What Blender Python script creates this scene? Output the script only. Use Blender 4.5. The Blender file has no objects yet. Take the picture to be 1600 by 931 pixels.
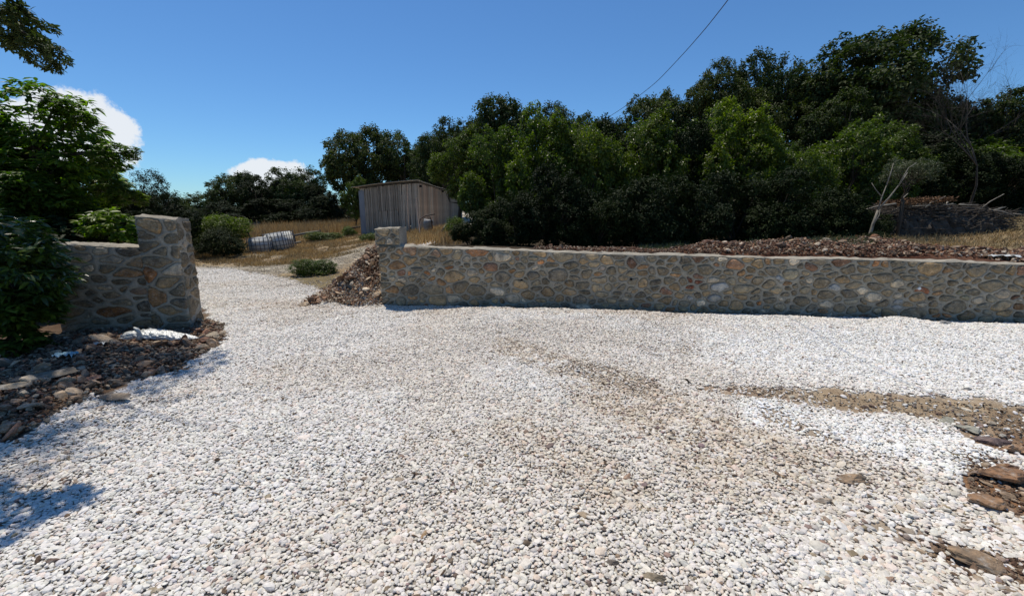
import bpy, math, random
import numpy as np
from mathutils import Vector, Matrix

# ------------------------------------------------------------------ camera, sun, sky, exposure
SC = bpy.context.scene
COL = SC.collection
W, H, F = 1600.0, 931.0, 680.0
PITCH = math.radians(11.3)
EYE = 1.6
cam_d = bpy.data.cameras.new("camera")
cam = bpy.data.objects.new("camera", cam_d)
COL.objects.link(cam)
cam.location = (0, 0, EYE)
cam.rotation_euler = (math.pi / 2 - PITCH, 0, 0)
cam_d.sensor_width = 36.0
cam_d.lens = 36.0 * F / W
cam_d.clip_start = 0.05
cam_d.clip_end = 3000
SC.camera = cam

SUN_DIR = Vector((-0.20, 0.33, 1.0)).normalized()      # towards the sun
sun_d = bpy.data.lights.new("sun", 'SUN')
sun_d.energy = 4.3
sun_d.angle = math.radians(0.5)
sun_d.color = (1.0, 0.93, 0.82)
sun = bpy.data.objects.new("sun", sun_d)
COL.objects.link(sun)
sun.location = SUN_DIR * 30
sun.rotation_euler = SUN_DIR.to_track_quat('Z', 'Y').to_euler()

SC.view_settings.view_transform = 'Standard'
SC.view_settings.look = 'None'
SC.view_settings.exposure = 0.0
SC.view_settings.gamma = 1.0
SC.view_settings.use_curve_mapping = False
SC.cycles.max_bounces = 6
SC.cycles.diffuse_bounces = 4
SC.cycles.glossy_bounces = 2
SC.cycles.transmission_bounces = 3
SC.cycles.transparent_max_bounces = 6

CP, SP = math.cos(PITCH), math.sin(PITCH)


def ray(px, py):
    u = (px - W / 2) / F
    v = (H / 2 - py) / F
    return np.array([u, CP + v * SP, v * CP - SP])


def at(px, py, Y):
    d = ray(px, py)
    t = Y / d[1]
    return np.array([d[0] * t, Y, EYE + d[2] * t])


def atz(px, py, z=0.0):
    d = ray(px, py)
    t = (z - EYE) / d[2]
    return np.array([d[0] * t, d[1] * t, z])


def proj(x, y, z):
    zz = z - EYE
    dep = y * CP - zz * SP
    up = y * SP + zz * CP
    dep = np.maximum(dep, 0.05)
    return W / 2 + F * x / dep, H / 2 - F * up / dep


world = bpy.data.worlds.new("World")
SC.world = world
world.use_nodes = True
wn, wl = world.node_tree.nodes, world.node_tree.links
for n in list(wn):
    wn.remove(n)


def nd(tree, kind, **kw):
    n = tree.nodes.new(kind)
    for k, v in kw.items():
        setattr(n, k, v)
    return n


def math_node(tree, op, a, b=None, c=None, clamp=False):
    n = tree.nodes.new('ShaderNodeMath')
    n.operation = op
    n.use_clamp = clamp
    for i, s in enumerate((a, b, c)):
        if s is None:
            continue
        if isinstance(s, (int, float)):
            n.inputs[i].default_value = s
        else:
            tree.links.new(s, n.inputs[i])
    return n.outputs[0]


wt = world.node_tree
sky = nd(wt, 'ShaderNodeTexSky', sky_type='NISHITA', sun_disc=False)
sky.sun_elevation = math.asin(SUN_DIR.z)
sky.sun_rotation = math.atan2(SUN_DIR.x, SUN_DIR.y)
sky.air_density = 1.0
sky.dust_density = 0.05
sky.ozone_density = 2.6
sky.altitude = 200
tc = nd(wt, 'ShaderNodeTexCoord')
noi = nd(wt, 'ShaderNodeTexNoise')
noi.inputs['Scale'].default_value = 14.0
noi.inputs['Detail'].default_value = 7.0
noi.inputs['Roughness'].default_value = 0.66
wt.links.new(tc.outputs['Generated'], noi.inputs['Vector'])
mask = None
for (px, py, hw, hh) in ((116, 210, 116, 70), (418, 275, 72, 30), (40, 225, 80, 80)):
    c = Vector(ray(px, py)).normalized()
    right = c.cross(Vector((0, 0, 1))).normalized()
    up = right.cross(c).normalized()
    ax = (Vector(ray(px + hw, py)).normalized() - c).length
    ay = (Vector(ray(px, py - hh)).normalized() - c).length
    def dotn(v, s):
        n = nd(wt, 'ShaderNodeVectorMath', operation='DOT_PRODUCT')
        wt.links.new(tc.outputs['Generated'], n.inputs[0])
        n.inputs[1].default_value = tuple(v / s)
        return n.outputs['Value']
    a, b, f = dotn(right, ax), dotn(up, ay), dotn(c, 1.0)
    b = math_node(wt, 'SUBTRACT', b, 0.0)
    q = math_node(wt, 'SQRT', math_node(wt, 'ADD', math_node(wt, 'MULTIPLY', a, a), math_node(wt, 'MULTIPLY', b, b)))
    q = math_node(wt, 'ADD', q, math_node(wt, 'MULTIPLY', math_node(wt, 'SUBTRACT', noi.outputs['Fac'], 0.5), 1.5))
    mr = nd(wt, 'ShaderNodeMapRange', interpolation_type='SMOOTHSTEP')
    mr.inputs['From Min'].default_value = 1.0
    mr.inputs['From Max'].default_value = 0.80
    wt.links.new(q, mr.inputs['Value'])
    m = math_node(wt, 'MULTIPLY', mr.outputs[0], math_node(wt, 'GREATER_THAN', f, 0.0))
    mask = m if mask is None else math_node(wt, 'MAXIMUM', mask, m)
tint = nd(wt, 'ShaderNodeMix', data_type='RGBA', blend_type='MULTIPLY')
tint.inputs['Factor'].default_value = 1.0
tint.inputs['B'].default_value = (0.57, 0.89, 1.17, 1)
wt.links.new(sky.outputs[0], tint.inputs['A'])
mix = nd(wt, 'ShaderNodeMix', data_type='RGBA')
mix.inputs['B'].default_value = (8.6, 8.9, 9.3, 1)
wt.links.new(math_node(wt, 'MULTIPLY', mask, 0.93), mix.inputs['Factor'])
wt.links.new(tint.outputs['Result'], mix.inputs['A'])
bg = nd(wt, 'ShaderNodeBackground')
bg.inputs['Strength'].default_value = 0.098
wt.links.new(mix.outputs['Result'], bg.inputs['Color'])
wo = nd(wt, 'ShaderNodeOutputWorld')
wt.links.new(bg.outputs[0], wo.inputs['Surface'])

# ------------------------------------------------------------------ helpers
RNG = np.random.default_rng(7)


def sstep(a, b, x):
    t = np.clip((np.asarray(x, float) - a) / (b - a), 0, 1)
    return t * t * (3 - 2 * t)


_perm = np.random.default_rng(3).random((256, 256))


def vnoise(x, y, s=1.0, seed=0):
    x = np.asarray(x, float) * s + seed * 17.3 + 500
    y = np.asarray(y, float) * s + seed * 9.1 + 500
    xi, yi = np.floor(x).astype(int), np.floor(y).astype(int)
    fx, fy = x - xi, y - yi
    fx, fy = fx * fx * (3 - 2 * fx), fy * fy * (3 - 2 * fy)
    p = lambda i, j: _perm[i % 256, j % 256]
    return (p(xi, yi) * (1 - fx) + p(xi + 1, yi) * fx) * (1 - fy) + (p(xi, yi + 1) * (1 - fx) + p(xi + 1, yi + 1) * fx) * fy


def fbm(x, y, s=1.0, seed=0, o=4):
    t, a, r = 0, 0.5, 0
    for i in range(o):
        r = r + a * vnoise(x, y, s * 2 ** i, seed + i)
        t += a
        a *= 0.5
    return r / t


def mesh_np(name, V, faces, smooth=False):
    """faces: list of (n,k) int arrays"""
    me = bpy.data.meshes.new(name)
    V = np.asarray(V, np.float32)
    faces = [np.asarray(f, np.int32) for f in faces if len(f)]
    me.vertices.add(len(V))
    me.vertices.foreach_set('co', V.ravel())
    loops = np.concatenate([f.ravel() for f in faces])
    tot = np.concatenate([np.full(len(f), f.shape[1], np.int32) for f in faces])
    start = np.concatenate([[0], np.cumsum(tot)[:-1]]).astype(np.int32)
    me.loops.add(len(loops))
    me.loops.foreach_set('vertex_index', loops)
    me.polygons.add(len(tot))
    me.polygons.foreach_set('loop_start', start)
    me.polygons.foreach_set('loop_total', tot)
    me.polygons.foreach_set('use_smooth', np.full(len(tot), smooth))
    me.update(calc_edges=True)
    return me


class MB:
    """collects raw pieces into one mesh"""
    def __init__(s):
        s.V, s.F, s.n = [], {}, 0

    def add(s, V, F):
        V = np.asarray(V, float)
        for f in F:
            f = np.asarray(f, int)
            if len(f):
                s.F.setdefault(f.shape[1], []).append(f + s.n)
        s.V.append(V)
        s.n += len(V)
        return s

    def box(s, c, size, R=None, taper=1.0):
        v = np.array([[x, y, z] for z in (-.5, .5) for y in (-.5, .5) for x in (-.5, .5)])
        v[4:, :2] *= taper
        v = v * np.asarray(size, float)
        if R is not None:
            v = v @ np.asarray(R).T
        v = v + np.asarray(c, float)
        return s.add(v, [np.array([[0, 2, 3, 1], [4, 5, 7, 6], [0, 1, 5, 4], [2, 6, 7, 3], [0, 4, 6, 2], [1, 3, 7, 5]])])

    def tube(s, P, rad, k=6, cap=True):
        P = np.asarray(P, float)
        n = len(P)
        rad = np.broadcast_to(np.asarray(rad, float), (n,))
        T = np.gradient(P, axis=0)
        T /= np.linalg.norm(T, axis=1)[:, None] + 1e-9
        ref = np.array([0.31, 0.17, 0.93])
        if abs(T[0] @ ref) > .9:
            ref = np.array([1., 0, 0])
        A = np.cross(T, ref)
        A /= np.linalg.norm(A, axis=1)[:, None] + 1e-9
        B = np.cross(T, A)
        th = np.arange(k) * 2 * math.pi / k
        V = (P[:, None] + rad[:, None, None] * (A[:, None] * np.cos(th)[None, :, None] + B[:, None] * np.sin(th)[None, :, None])).reshape(-1, 3)
        i = np.arange(n - 1)[:, None] * k
        j = np.arange(k)[None]
        q = np.stack([i + j, i + (j + 1) % k, i + k + (j + 1) % k, i + k + j], -1).reshape(-1, 4)
        F = [q]
        if cap:
            F.append(np.array([list(range(k))[::-1], [(n - 1) * k + a for a in range(k)]]))
        return s.add(V, F)

    def mesh(s, name, smooth=False):
        return mesh_np(name, np.concatenate(s.V), [np.concatenate(f) for f in s.F.values()], smooth)

    def obj(s, name, mat, parent=None, smooth=False, **kw):
        return link(name, s.mesh(name, smooth), mat, parent, **kw)


def link(name, me, mat=None, parent=None, label=None, cat=None, group=None, kind=None, color=None, loc=None):
    o = bpy.data.objects.new(name, me)
    if mat is not None and me is not None and len(me.materials) == 0:
        me.materials.append(mat)
    COL.objects.link(o)
    if parent is not None:
        o.parent = parent
        if parent.type == 'EMPTY' or True:
            o.matrix_parent_inverse = Matrix.Identity(4)
    if label: o['label'] = label
    if cat: o['category'] = cat
    if group: o['group'] = group
    if kind: o['kind'] = kind
    if color is not None: o.color = tuple(color) + (1,)
    if loc is not None: o.location = tuple(float(v) for v in loc)
    return o


def thing(name, label, cat, loc=(0, 0, 0), rz=0.0, group=None):
    o = bpy.data.objects.new(name, None)
    COL.objects.link(o)
    o.empty_display_size = 0.2
    o.location = tuple(float(v) for v in loc)
    o.rotation_euler = (0, 0, rz)
    o['label'] = label
    o['category'] = cat
    if group: o['group'] = group
    return o


# ------------------------------------------------------------------ materials
def mat_base(name, rough=0.8, spec=0.3):
    m = bpy.data.materials.new(name)
    m.use_nodes = True
    t = m.node_tree
    b = t.nodes['Principled BSDF']
    b.inputs['Roughness'].default_value = rough
    b.inputs['Specular IOR Level'].default_value = spec
    return m, t, b


def add_noise(t, scale, detail=4, rough=0.55, coord='Object', stretch=None):
    tc = nd(t, 'ShaderNodeTexCoord')
    n = nd(t, 'ShaderNodeTexNoise')
    n.inputs['Scale'].default_value = scale
    n.inputs['Detail'].default_value = detail
    n.inputs['Roughness'].default_value = rough
    if coord == 'Position':
        g = nd(t, 'ShaderNodeNewGeometry')
        src = g.outputs['Position']
    else:
        src = tc.outputs[coord]
    if stretch:
        mp = nd(t, 'ShaderNodeMapping')
        mp.inputs['Scale'].default_value = stretch
        t.links.new(src, mp.inputs['Vector'])
        src = mp.outputs[0]
    t.links.new(src, n.inputs['Vector'])
    return n.outputs['Fac']


def ramp(t, fac, stops, interp='LINEAR'):
    r = nd(t, 'ShaderNodeValToRGB')
    r.color_ramp.interpolation = interp
    e = r.color_ramp.elements
    while len(e) > 1:
        e.remove(e[-1])
    e[0].position, e[0].color = stops[0][0], tuple(stops[0][1]) + (1,)
    for p, c in stops[1:]:
        x = e.new(p)
        x.color = tuple(c) + (1,)
    t.links.new(fac, r.inputs[0])
    return r.outputs[0]


def mul(t, a, b, fac=1.0, blend='MULTIPLY'):
    n = nd(t, 'ShaderNodeMix', data_type='RGBA', blend_type=blend)
    if isinstance(fac, float): n.inputs['Factor'].default_value = fac
    else: t.links.new(fac, n.inputs['Factor'])
    for k, s in (('A', a), ('B', b)):
        if isinstance(s, tuple): n.inputs[k].default_value = s + (1,)
        else: t.links.new(s, n.inputs[k])
    return n.outputs['Result']


def bump(t, b, h, strength=0.4, dist=0.01):
    n = nd(t, 'ShaderNodeBump')
    n.inputs['Strength'].default_value = strength
    n.inputs['Distance'].default_value = dist
    t.links.new(h, n.inputs['Height'])
    t.links.new(n.outputs[0], b.inputs['Normal'])


def g3(v):
    return (v, v, v)


def attr(t, name, typ='GEOMETRY'):
    a = nd(t, 'ShaderNodeAttribute', attribute_name=name, attribute_type=typ)
    return a


# ground: albedo stored per vertex, broken up with grain
M_GROUND, t, b = mat_base('soil_and_grit', 0.95, 0.15)
gc = attr(t, 'tint').outputs['Color']
n1 = ramp(t, add_noise(t, 60, 6, 0.7), [(0.3, g3(0.55)), (0.5, g3(1.0)), (0.7, g3(1.35))])
n2 = ramp(t, add_noise(t, 3.0, 5, 0.6), [(0.3, (0.75, 0.72, 0.7)), (0.7, (1.2, 1.2, 1.18))])
t.links.new(mul(t, mul(t, gc, n1), n2), b.inputs['Base Color'])
bump(t, b, add_noise(t, 70, 6, 0.75), 0.9, 0.03)

# pebbles
M_PEB, t, b = mat_base('white_pebble', 0.62, 0.35)
pc = attr(t, 'pcol', 'INSTANCER').outputs['Color']
n1 = ramp(t, add_noise(t, 1.3, 4, 0.6), [(0.3, (0.80, 0.79, 0.77)), (0.65, (1.04, 1.04, 1.04))])
t.links.new(mul(t, pc, n1), b.inputs['Base Color'])

# generic rock coloured by object colour
def rock_mat(name, src, rough=0.85, scale=9.0):
    m, t, b = mat_base(name, rough, 0.25)
    if src == 'OBJ':
        c = nd(t, 'ShaderNodeObjectInfo').outputs['Color']
    elif src == 'INST':
        c = attr(t, 'pcol', 'INSTANCER').outputs['Color']
    else:
        c = attr(t, 'tint').outputs['Color']
    co = 'Position' if src != 'INST' else 'Object'
    if src != 'INST':
        vf = ramp(t, add_noise(t, scale * 2.4, 5, 0.7, 'Position', (1.0, 1.0, 2.2)), [(0.52, g3(0.0)), (0.66, g3(0.55))])
        c = mul(t, c, (0.42, 0.40, 0.36), vf, 'MIX')
    n1 = ramp(t, add_noise(t, scale if src != 'INST' else 1.5, 7, 0.65, co), [(0.28, (0.38, 0.38, 0.40)), (0.5, g3(1.0)), (0.70, (1.6, 1.45, 1.25))])
    n2 = ramp(t, add_noise(t, scale * 5 if src != 'INST' else 6, 4, 0.6, co), [(0.35, g3(0.8)), (0.65, g3(1.18))])
    t.links.new(mul(t, mul(t, c, n1), n2), b.inputs['Base Color'])
    bump(t, b, add_noise(t, scale * 4 if src != 'INST' else 5, 6, 0.7, co), 0.7, 0.012)
    return m


M_STONE = rock_mat('wall_stone', 'OBJ', scale=11)
M_STONE_A = rock_mat('wall_stone_small', 'ATTR', scale=11)
M_ROCK = rock_mat('rubble_rock', 'OBJ', scale=7)
M_ROCKI = rock_mat('rubble_chips', 'INST')

M_MORTAR, t, b = mat_base('grey_mortar', 0.93, 0.15)
c = ramp(t, add_noise(t, 2.2, 5, 0.6, 'Position'), [(0.3, (0.255, 0.228, 0.178)), (0.7, (0.42, 0.38, 0.305))])
c = mul(t, c, ramp(t, add_noise(t, 45, 5, 0.7, 'Position'), [(0.3, g3(0.72)), (0.7, g3(1.22))]))
t.links.new(c, b.inputs['Base Color'])
bump(t, b, add_noise(t, 90, 5, 0.7, 'Position'), 0.7, 0.006)

# leaves
def leaf_mat(name, dark, mid, light, gloss=0.42, trans=0.3, tcol=(0.30, 0.42, 0.06), spec=0.5):
    m = bpy.data.materials.new(name)
    m.use_nodes = True
    t = m.node_tree
    b = t.nodes['Principled BSDF']
    out = t.nodes['Material Output']
    g = nd(t, 'ShaderNodeNewGeometry')
    oi = nd(t, 'ShaderNodeObjectInfo')
    c = ramp(t, g.outputs['Random Per Island'], [(0.0, dark), (0.55, mid), (1.0, light)])
    var = ramp(t, oi.outputs['Random'], [(0.0, (0.78, 0.82, 0.8)), (0.5, (1.0, 1.0, 0.95)), (1.0, (1.22, 1.12, 0.95))])
    c = mul(t, c, var)
    c = mul(t, c, ramp(t, add_noise(t, 0.9, 2, 0.5, 'Position'), [(0.35, (0.75, 0.8, 0.85)), (0.65, (1.2, 1.15, 1.0))]))
    t.links.new(c, b.inputs['Base Color'])
    b.inputs['Roughness'].default_value = gloss
    b.inputs['Specular IOR Level'].default_value = spec
    tr = nd(t, 'ShaderNodeBsdfTranslucent')
    t.links.new(mul(t, c, tuple(x * 3.0 for x in tcol)), tr.inputs['Color'])
    ms = nd(t, 'ShaderNodeMixShader')
    ms.inputs[0].default_value = trans
    t.links.new(b.outputs[0], ms.inputs[1])
    t.links.new(tr.outputs[0], ms.inputs[2])
    t.links.new(ms.outputs[0], out.inputs['Surface'])
    return m


M_OAK = leaf_mat('oak_leaves', (0.030, 0.044, 0.016), (0.054, 0.075, 0.026), (0.095, 0.115, 0.042), 0.6, 0.24, spec=0.18)
M_HEDGE = leaf_mat('hedge_leaves', (0.040, 0.062, 0.013), (0.085, 0.120, 0.022), (0.175, 0.205, 0.042), 0.42, 0.36, spec=0.3)
M_YEL = leaf_mat('bright_leaves', (0.05, 0.08, 0.012), (0.11, 0.145, 0.022), (0.22, 0.24, 0.04), 0.42, 0.42, (0.36, 0.5, 0.05), 0.3)
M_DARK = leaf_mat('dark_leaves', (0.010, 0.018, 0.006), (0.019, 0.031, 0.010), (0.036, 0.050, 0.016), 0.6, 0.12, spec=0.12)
M_GREYL = leaf_mat('grey_leaves', (0.05, 0.065, 0.035), (0.085, 0.10, 0.06), (0.13, 0.15, 0.09), 0.5, 0.2)
M_FIG = leaf_mat('broad_leaves', (0.05, 0.085, 0.016), (0.10, 0.16, 0.024), (0.21, 0.28, 0.038), 0.45, 0.48, (0.34, 0.5, 0.05))
M_LAUREL = leaf_mat('glossy_leaves', (0.035, 0.06, 0.016), (0.065, 0.105, 0.022), (0.13, 0.19, 0.03), 0.30, 0.32, (0.3, 0.46, 0.05), 0.6)
M_STRAW = leaf_mat('dry_grass', (0.22, 0.155, 0.085), (0.40, 0.30, 0.165), (0.58, 0.46, 0.28), 0.7, 0.3, (0.24, 0.21, 0.16), 0.2)
M_TWIGF = leaf_mat('bare_twigs', (0.05, 0.04, 0.03), (0.085, 0.07, 0.052), (0.14, 0.12, 0.09), 0.8, 0.0, (0.1, 0.1, 0.1), 0.2)


def simple(name, c1, c2, scale, rough=0.85, stretch=None, spec=0.25, bmp=0.5, coord='Object', dist=0.01):
    m, t, b = mat_base(name, rough, spec)
    f = add_noise(t, scale, 6, 0.65, coord, stretch)
    t.links.new(ramp(t, f, [(0.3, c1), (0.7, c2)]), b.inputs['Base Color'])
    if bmp:
        bump(t, b, f, bmp, dist)
    return m


M_BARK = simple('dark_bark', (0.035, 0.028, 0.020), (0.095, 0.078, 0.058), 9, stretch=(1, 1, 0.25))
M_PALEBARK = simple('pale_bark', (0.10, 0.09, 0.07), (0.27, 0.245, 0.20), 14, stretch=(1, 1, 0.35))
M_BRUSH = simple('grey_brushwood', (0.028, 0.023, 0.018), (0.105, 0.088, 0.070), 12)
M_BRUSHP = simple('pale_stick', (0.22, 0.19, 0.15), (0.42, 0.38, 0.31), 12)
M_DRYLEAF = simple('brown_dead_leaves', (0.07, 0.038, 0.02), (0.20, 0.11, 0.055), 14)
M_PLASTIC, t, b = mat_base('white_plastic_film', 0.35, 0.5)
t.links.new(ramp(t, add_noise(t, 14, 4), [(0.3, (0.50, 0.51, 0.48)), (0.7, (0.78, 0.80, 0.77))]), b.inputs['Base Color'])
b.inputs['Transmission Weight'].default_value = 0.12
bump(t, b, add_noise(t, 30, 3, 0.5, 'Object', (1, 2.5, 1)), 0.8, 0.02)
M_TANK = simple('tank_plastic', (0.58, 0.59, 0.56), (0.80, 0.81, 0.79), 5, 0.5, spec=0.4, bmp=0)
M_CAGE, t, b = mat_base('galvanised_bar', 0.5, 0.5)
b.inputs['Base Color'].default_value = (0.16, 0.17, 0.18, 1); b.inputs['Metallic'].default_value = 0.4
M_BLUE = simple('blue_plastic_scrap', (0.16, 0.33, 0.40), (0.30, 0.48, 0.55), 20, 0.5)
M_DARKHOLE, t, b = mat_base('weep_pipe_dark', 0.9, 0.1)
b.inputs['Base Color'].default_value = (0.012, 0.012, 0.012, 1)
M_WHITEPIPE, t, b = mat_base('white_pipe', 0.45, 0.4)
b.inputs['Base Color'].default_value = (0.7, 0.7, 0.68, 1)
M_CABLE, t, b = mat_base('cable_sheath', 0.7, 0.3)
b.inputs['Base Color'].default_value = (0.045, 0.026, 0.024, 1)
M_METAL = simple('zinc_sheet', (0.17, 0.175, 0.19), (0.30, 0.305, 0.32), 3, 0.5, (1, 1, 0.3), 0.5, 0)
M_ROOF = simple('weathered_roof_sheet', (0.30, 0.29, 0.27), (0.48, 0.46, 0.42), 4, 0.8, bmp=0.2)
M_BLUESHEET = simple('blue_grey_sheet', (0.07, 0.11, 0.13), (0.13, 0.18, 0.20), 3, 0.45, (1, 1, 0.3), 0.5, 0)
M_RUST = simple('dark_rusty_steel', (0.035, 0.026, 0.022), (0.10, 0.07, 0.055), 20, 0.7)
M_DRUM = simple('grey_drum_steel', (0.13, 0.14, 0.15), (0.25, 0.26, 0.27), 10, 0.55, spec=0.5)

M_PLANK, t, b = mat_base('weathered_plank', 0.9, 0.2)
oc = nd(t, 'ShaderNodeObjectInfo').outputs['Color']
f = add_noise(t, 10, 7, 0.7, 'Object', (6, 6, 0.35))
c = mul(t, oc, ramp(t, f, [(0.3, g3(0.45)), (0.55, g3(1.0)), (0.75, (1.5, 1.45, 1.4))]))
t.links.new(c, b.inputs['Base Color'])
bump(t, b, f, 0.6, 0.01)

# ------------------------------------------------------------------ layout of the two walls
RW0 = atz(597, 476, 0.0)            # left end of the long wall
RW1 = at(1600, 508, 6.2)
rw_dir = (RW1 - RW0)[:2]
rw_len_view = np.linalg.norm(rw_dir)
rw_dir = rw_dir / rw_len_view
rw_nrm = np.array([rw_dir[1], -rw_dir[0]])        # towards the camera
RW_LEN = rw_len_view + 2.6
T_RW = 0.22


def rw_top(s):
    zl = at(630, 383, RW0[1] + .02)[2]
    zr = at(1600, 412, 6.2)[2]
    zm = at(1000, 396, RW0[1] + (6.2 - RW0[1]) * 0.42)[2]
    k = s / rw_len_view
    return np.interp(k, [0, 0.42, 1.0, 1.4], [zl, zm, zr, zr - .05]) + (vnoise(s, 0.0 * np.asarray(s), 3.1, 61) - .5) * .022 + (vnoise(s, 0.0 * np.asarray(s), 11, 63) - .5) * .012


LW1 = np.array([*atz(299, 512, 0.0)[:2]])          # right end of gate wall (front corner)
LW0 = np.array(at(100, 540, LW1[1] - 0.35)[:2])    # left end
print('RW0', RW0, 'RW1', RW1, 'LW0', LW0, 'LW1', LW1, 'len', rw_len_view)
lw_dir = LW1 - LW0
LW_LEN = np.linalg.norm(lw_dir)
lw_dir = lw_dir / LW_LEN
lw_nrm = np.array([lw_dir[1], -lw_dir[0]])

# ------------------------------------------------------------------ terrain
def rbf(pts):
    P = np.array(pts, float)
    X = P[:, :2]
    D = np.linalg.norm(X[:, None] - X[None], axis=2)
    n = len(P)
    A = np.zeros((n + 1, n + 1))
    A[:n, :n] = D
    A[:n, n] = A[n, :n] = 1
    sol = np.linalg.solve(A, np.append(P[:, 2], 0))

    def f(x, y):
        x = np.asarray(x, float); y = np.asarray(y, float)
        r = np.zeros(x.shape) + sol[n]
        for i in range(n):
            r = r + sol[i] * np.sqrt((x - X[i, 0]) ** 2 + (y - X[i, 1]) ** 2)
        return r
    return f


front = [(x, y, 0.0) for x in (-14, -9, -5, -2, 0, 3, 7, 12) for y in (-3, 0.5, 3, 5.5, 7.5)]
front += [(-5.5, 3.5, 0.03), (-3, 9.5, 0), (-5, 9.5, 0), (-8, 9.5, .05), (-12, 12, .1)]
for (px, py, Y) in ((330, 430, 11), (450, 410, 14), (400, 394, 17.2), (450, 391, 17.5), (330, 405, 15), (560, 388, 15),
                    (565, 367, 21.5), (655, 361, 21.0), (722, 351, 26), (480, 357, 30), (400, 358, 30), (560, 352, 28), (500, 372, 21),
                    (520, 440, 10)):
    front.append(tuple(at(px, py, Y)))
front += [(0, 12, .75), (4, 14, 1.1), (10, 14, 1.3), (0, 22, 1.3), (8, 25, 2.2), (20, 22, 2.2), (-30, 30, .3), (-15, 22, .1), (-25, 60, 1), (0, 60, 3), (40, 60, 4),
          (-60, 0, 0), (60, 0, 0), (0, -60, 0), (-80, 120, 2), (80, 120, 5), (0, 200, 6), (200, 0, 2), (-200, 0, 1)]
f_front = rbf(front)
back = []
for s in (-1, 0, 2, 4, 6, 8, 10):
    p = RW0[:2] + rw_dir * s - rw_nrm * 0.5
    back.append((p[0], p[1], float(rw_top(max(s, 0))) - (0.02 if s > 0 else .20)))
for (px, py, Y) in ((1400, 380, 7.5), (1250, 386, 7.7), (1100, 391, 7.9), (1540, 392, 7.2), (1600, 352, 10), (1490, 366, 9.8), (1300, 372, 10),
                    (1000, 384, 10), (800, 380, 10.5), (700, 378, 11), (640, 378, 12), (1595, 405, 6.9), (1560, 345, 14)):
    back.append(tuple(at(px, py, Y)))
back += [(0, 20, 1.3), (10, 20, 1.9), (-4, 12, .6), (14, 10, 1.5), (16, 14, 1.9), (25, 8, 1.4), (20, 30, 3), (-5, 25, .8)]
f_back = rbf(back)


def wall_coords(x, y):
    dx, dy = x - RW0[0], y - RW0[1]
    s = dx * rw_dir[0] + dy * rw_dir[1]
    d = -(dx * rw_nrm[0] + dy * rw_nrm[1])      # behind wall positive
    return s, d


def bankw(x, y):
    s, d = wall_coords(x, y)
    far = sstep(24, 14, y)
    side = sstep(-1.6, -0.2, s + 0.15 * np.clip(d, 0, 5))
    k = sstep(0.15, -0.25, s)
    return sstep(0.06 - .25 * k, 0.28 + .75 * k, d) * side * far


def terrain(x, y, rough=True):
    x = np.asarray(x, float); y = np.asarray(y, float)
    z = f_front(x, y)
    w = bankw(x, y)
    z = z * (1 - w) + f_back(x, y) * w
    near = sstep(60, 10, np.hypot(x, y))
    if rough:
        z = z + (fbm(x, y, 0.8, 5) - 0.5) * 0.07 * near + (fbm(x, y, 5, 9) - 0.5) * 0.025 * near
    s, d = wall_coords(x, y)
    # loose gravel is heaped a hand high short of the wall foot
    eg = (fbm(x, y, 2.6, 151) - .5) * .38
    z = z + (0.030 + .085 * vnoise(s, 0 * s, 1.9, 3)) * sstep(-0.10 - eg * .6, -0.34 - eg * .6, d) * sstep(-2.0, -0.6, d) * sstep(0.5, 2.5, s)
    hp = sstep(-2.2, -1.2, s) * sstep(.1, -.2, s) * sstep(-.4, 0, d) * sstep(2.4, 1.4, d)
    z = z + hp * (fbm(x, y, 2.2, 57) - .5) * .32
    rd = sstep(4.6, 5.6, s) * sstep(9.2, 8.2, s) * sstep(.30, .75, d) * sstep(1.9, 1.2, d)
    z = z + rd * (.05 + (fbm(x, y, 1.6, 58) - .4) * .22)
    # spoil beside the gate wall and on the left
    px, py = proj(x, y, 0 * x)
    left = sstep(3.0, 0, np.hypot((px - 60) / 90, (py - 610) / 45)) * (y > 0.5) * (y < 8)
    z = z + 0.10 * left
    r2 = sstep(1.0, 0, np.hypot((x - 3.05) / .42, (y - 2.62) / .30)) * (.6 + fbm(x, y, 5, 59))
    z = z + 0.045 * r2
    return z


def g(x, y):
    return float(terrain(np.array([x]), np.array([y]))[0])


def axis(segs):
    out = []
    for a, b_, st in segs:
        out += list(np.arange(a, b_, st))
    return np.array(out)


gx = axis([(-700, -150, 60), (-150, -40, 12), (-40, -13, 1.2), (-13, -9, .2), (-9, 10, .075), (10, 14, .25), (14, 40, 1.3), (40, 150, 12), (150, 701, 60)])
gy = axis([(-300, -30, 50), (-30, -3, 3), (-3, 0.6, .4), (0.6, 9.5, .075), (9.5, 13, .14), (13, 32, .4), (32, 60, 2), (60, 150, 12), (150, 901, 75)])
GX, GY = np.meshgrid(gx, gy)
GZ = terrain(GX, GY)


# --- layout masks for the loose stone cover (computed from where the zones lie on the ground)
def cap(px, py, x0, y0, x1, y1, r0, r1, ry=1.0, hi=1.25, lo=.75):
    """soft capsule in the ground-plan seen from the gate side"""
    dx, dy = x1 - x0, (y1 - y0) / ry
    qx, qy = px - x0, (py - y0) / ry
    t = np.clip((qx * dx + qy * dy) / (dx * dx + dy * dy + 1e-9), 0, 1)
    d = np.hypot(qx - t * dx, qy - t * dy) / (r0 + (r1 - r0) * t)
    return sstep(hi, lo, d)


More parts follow.
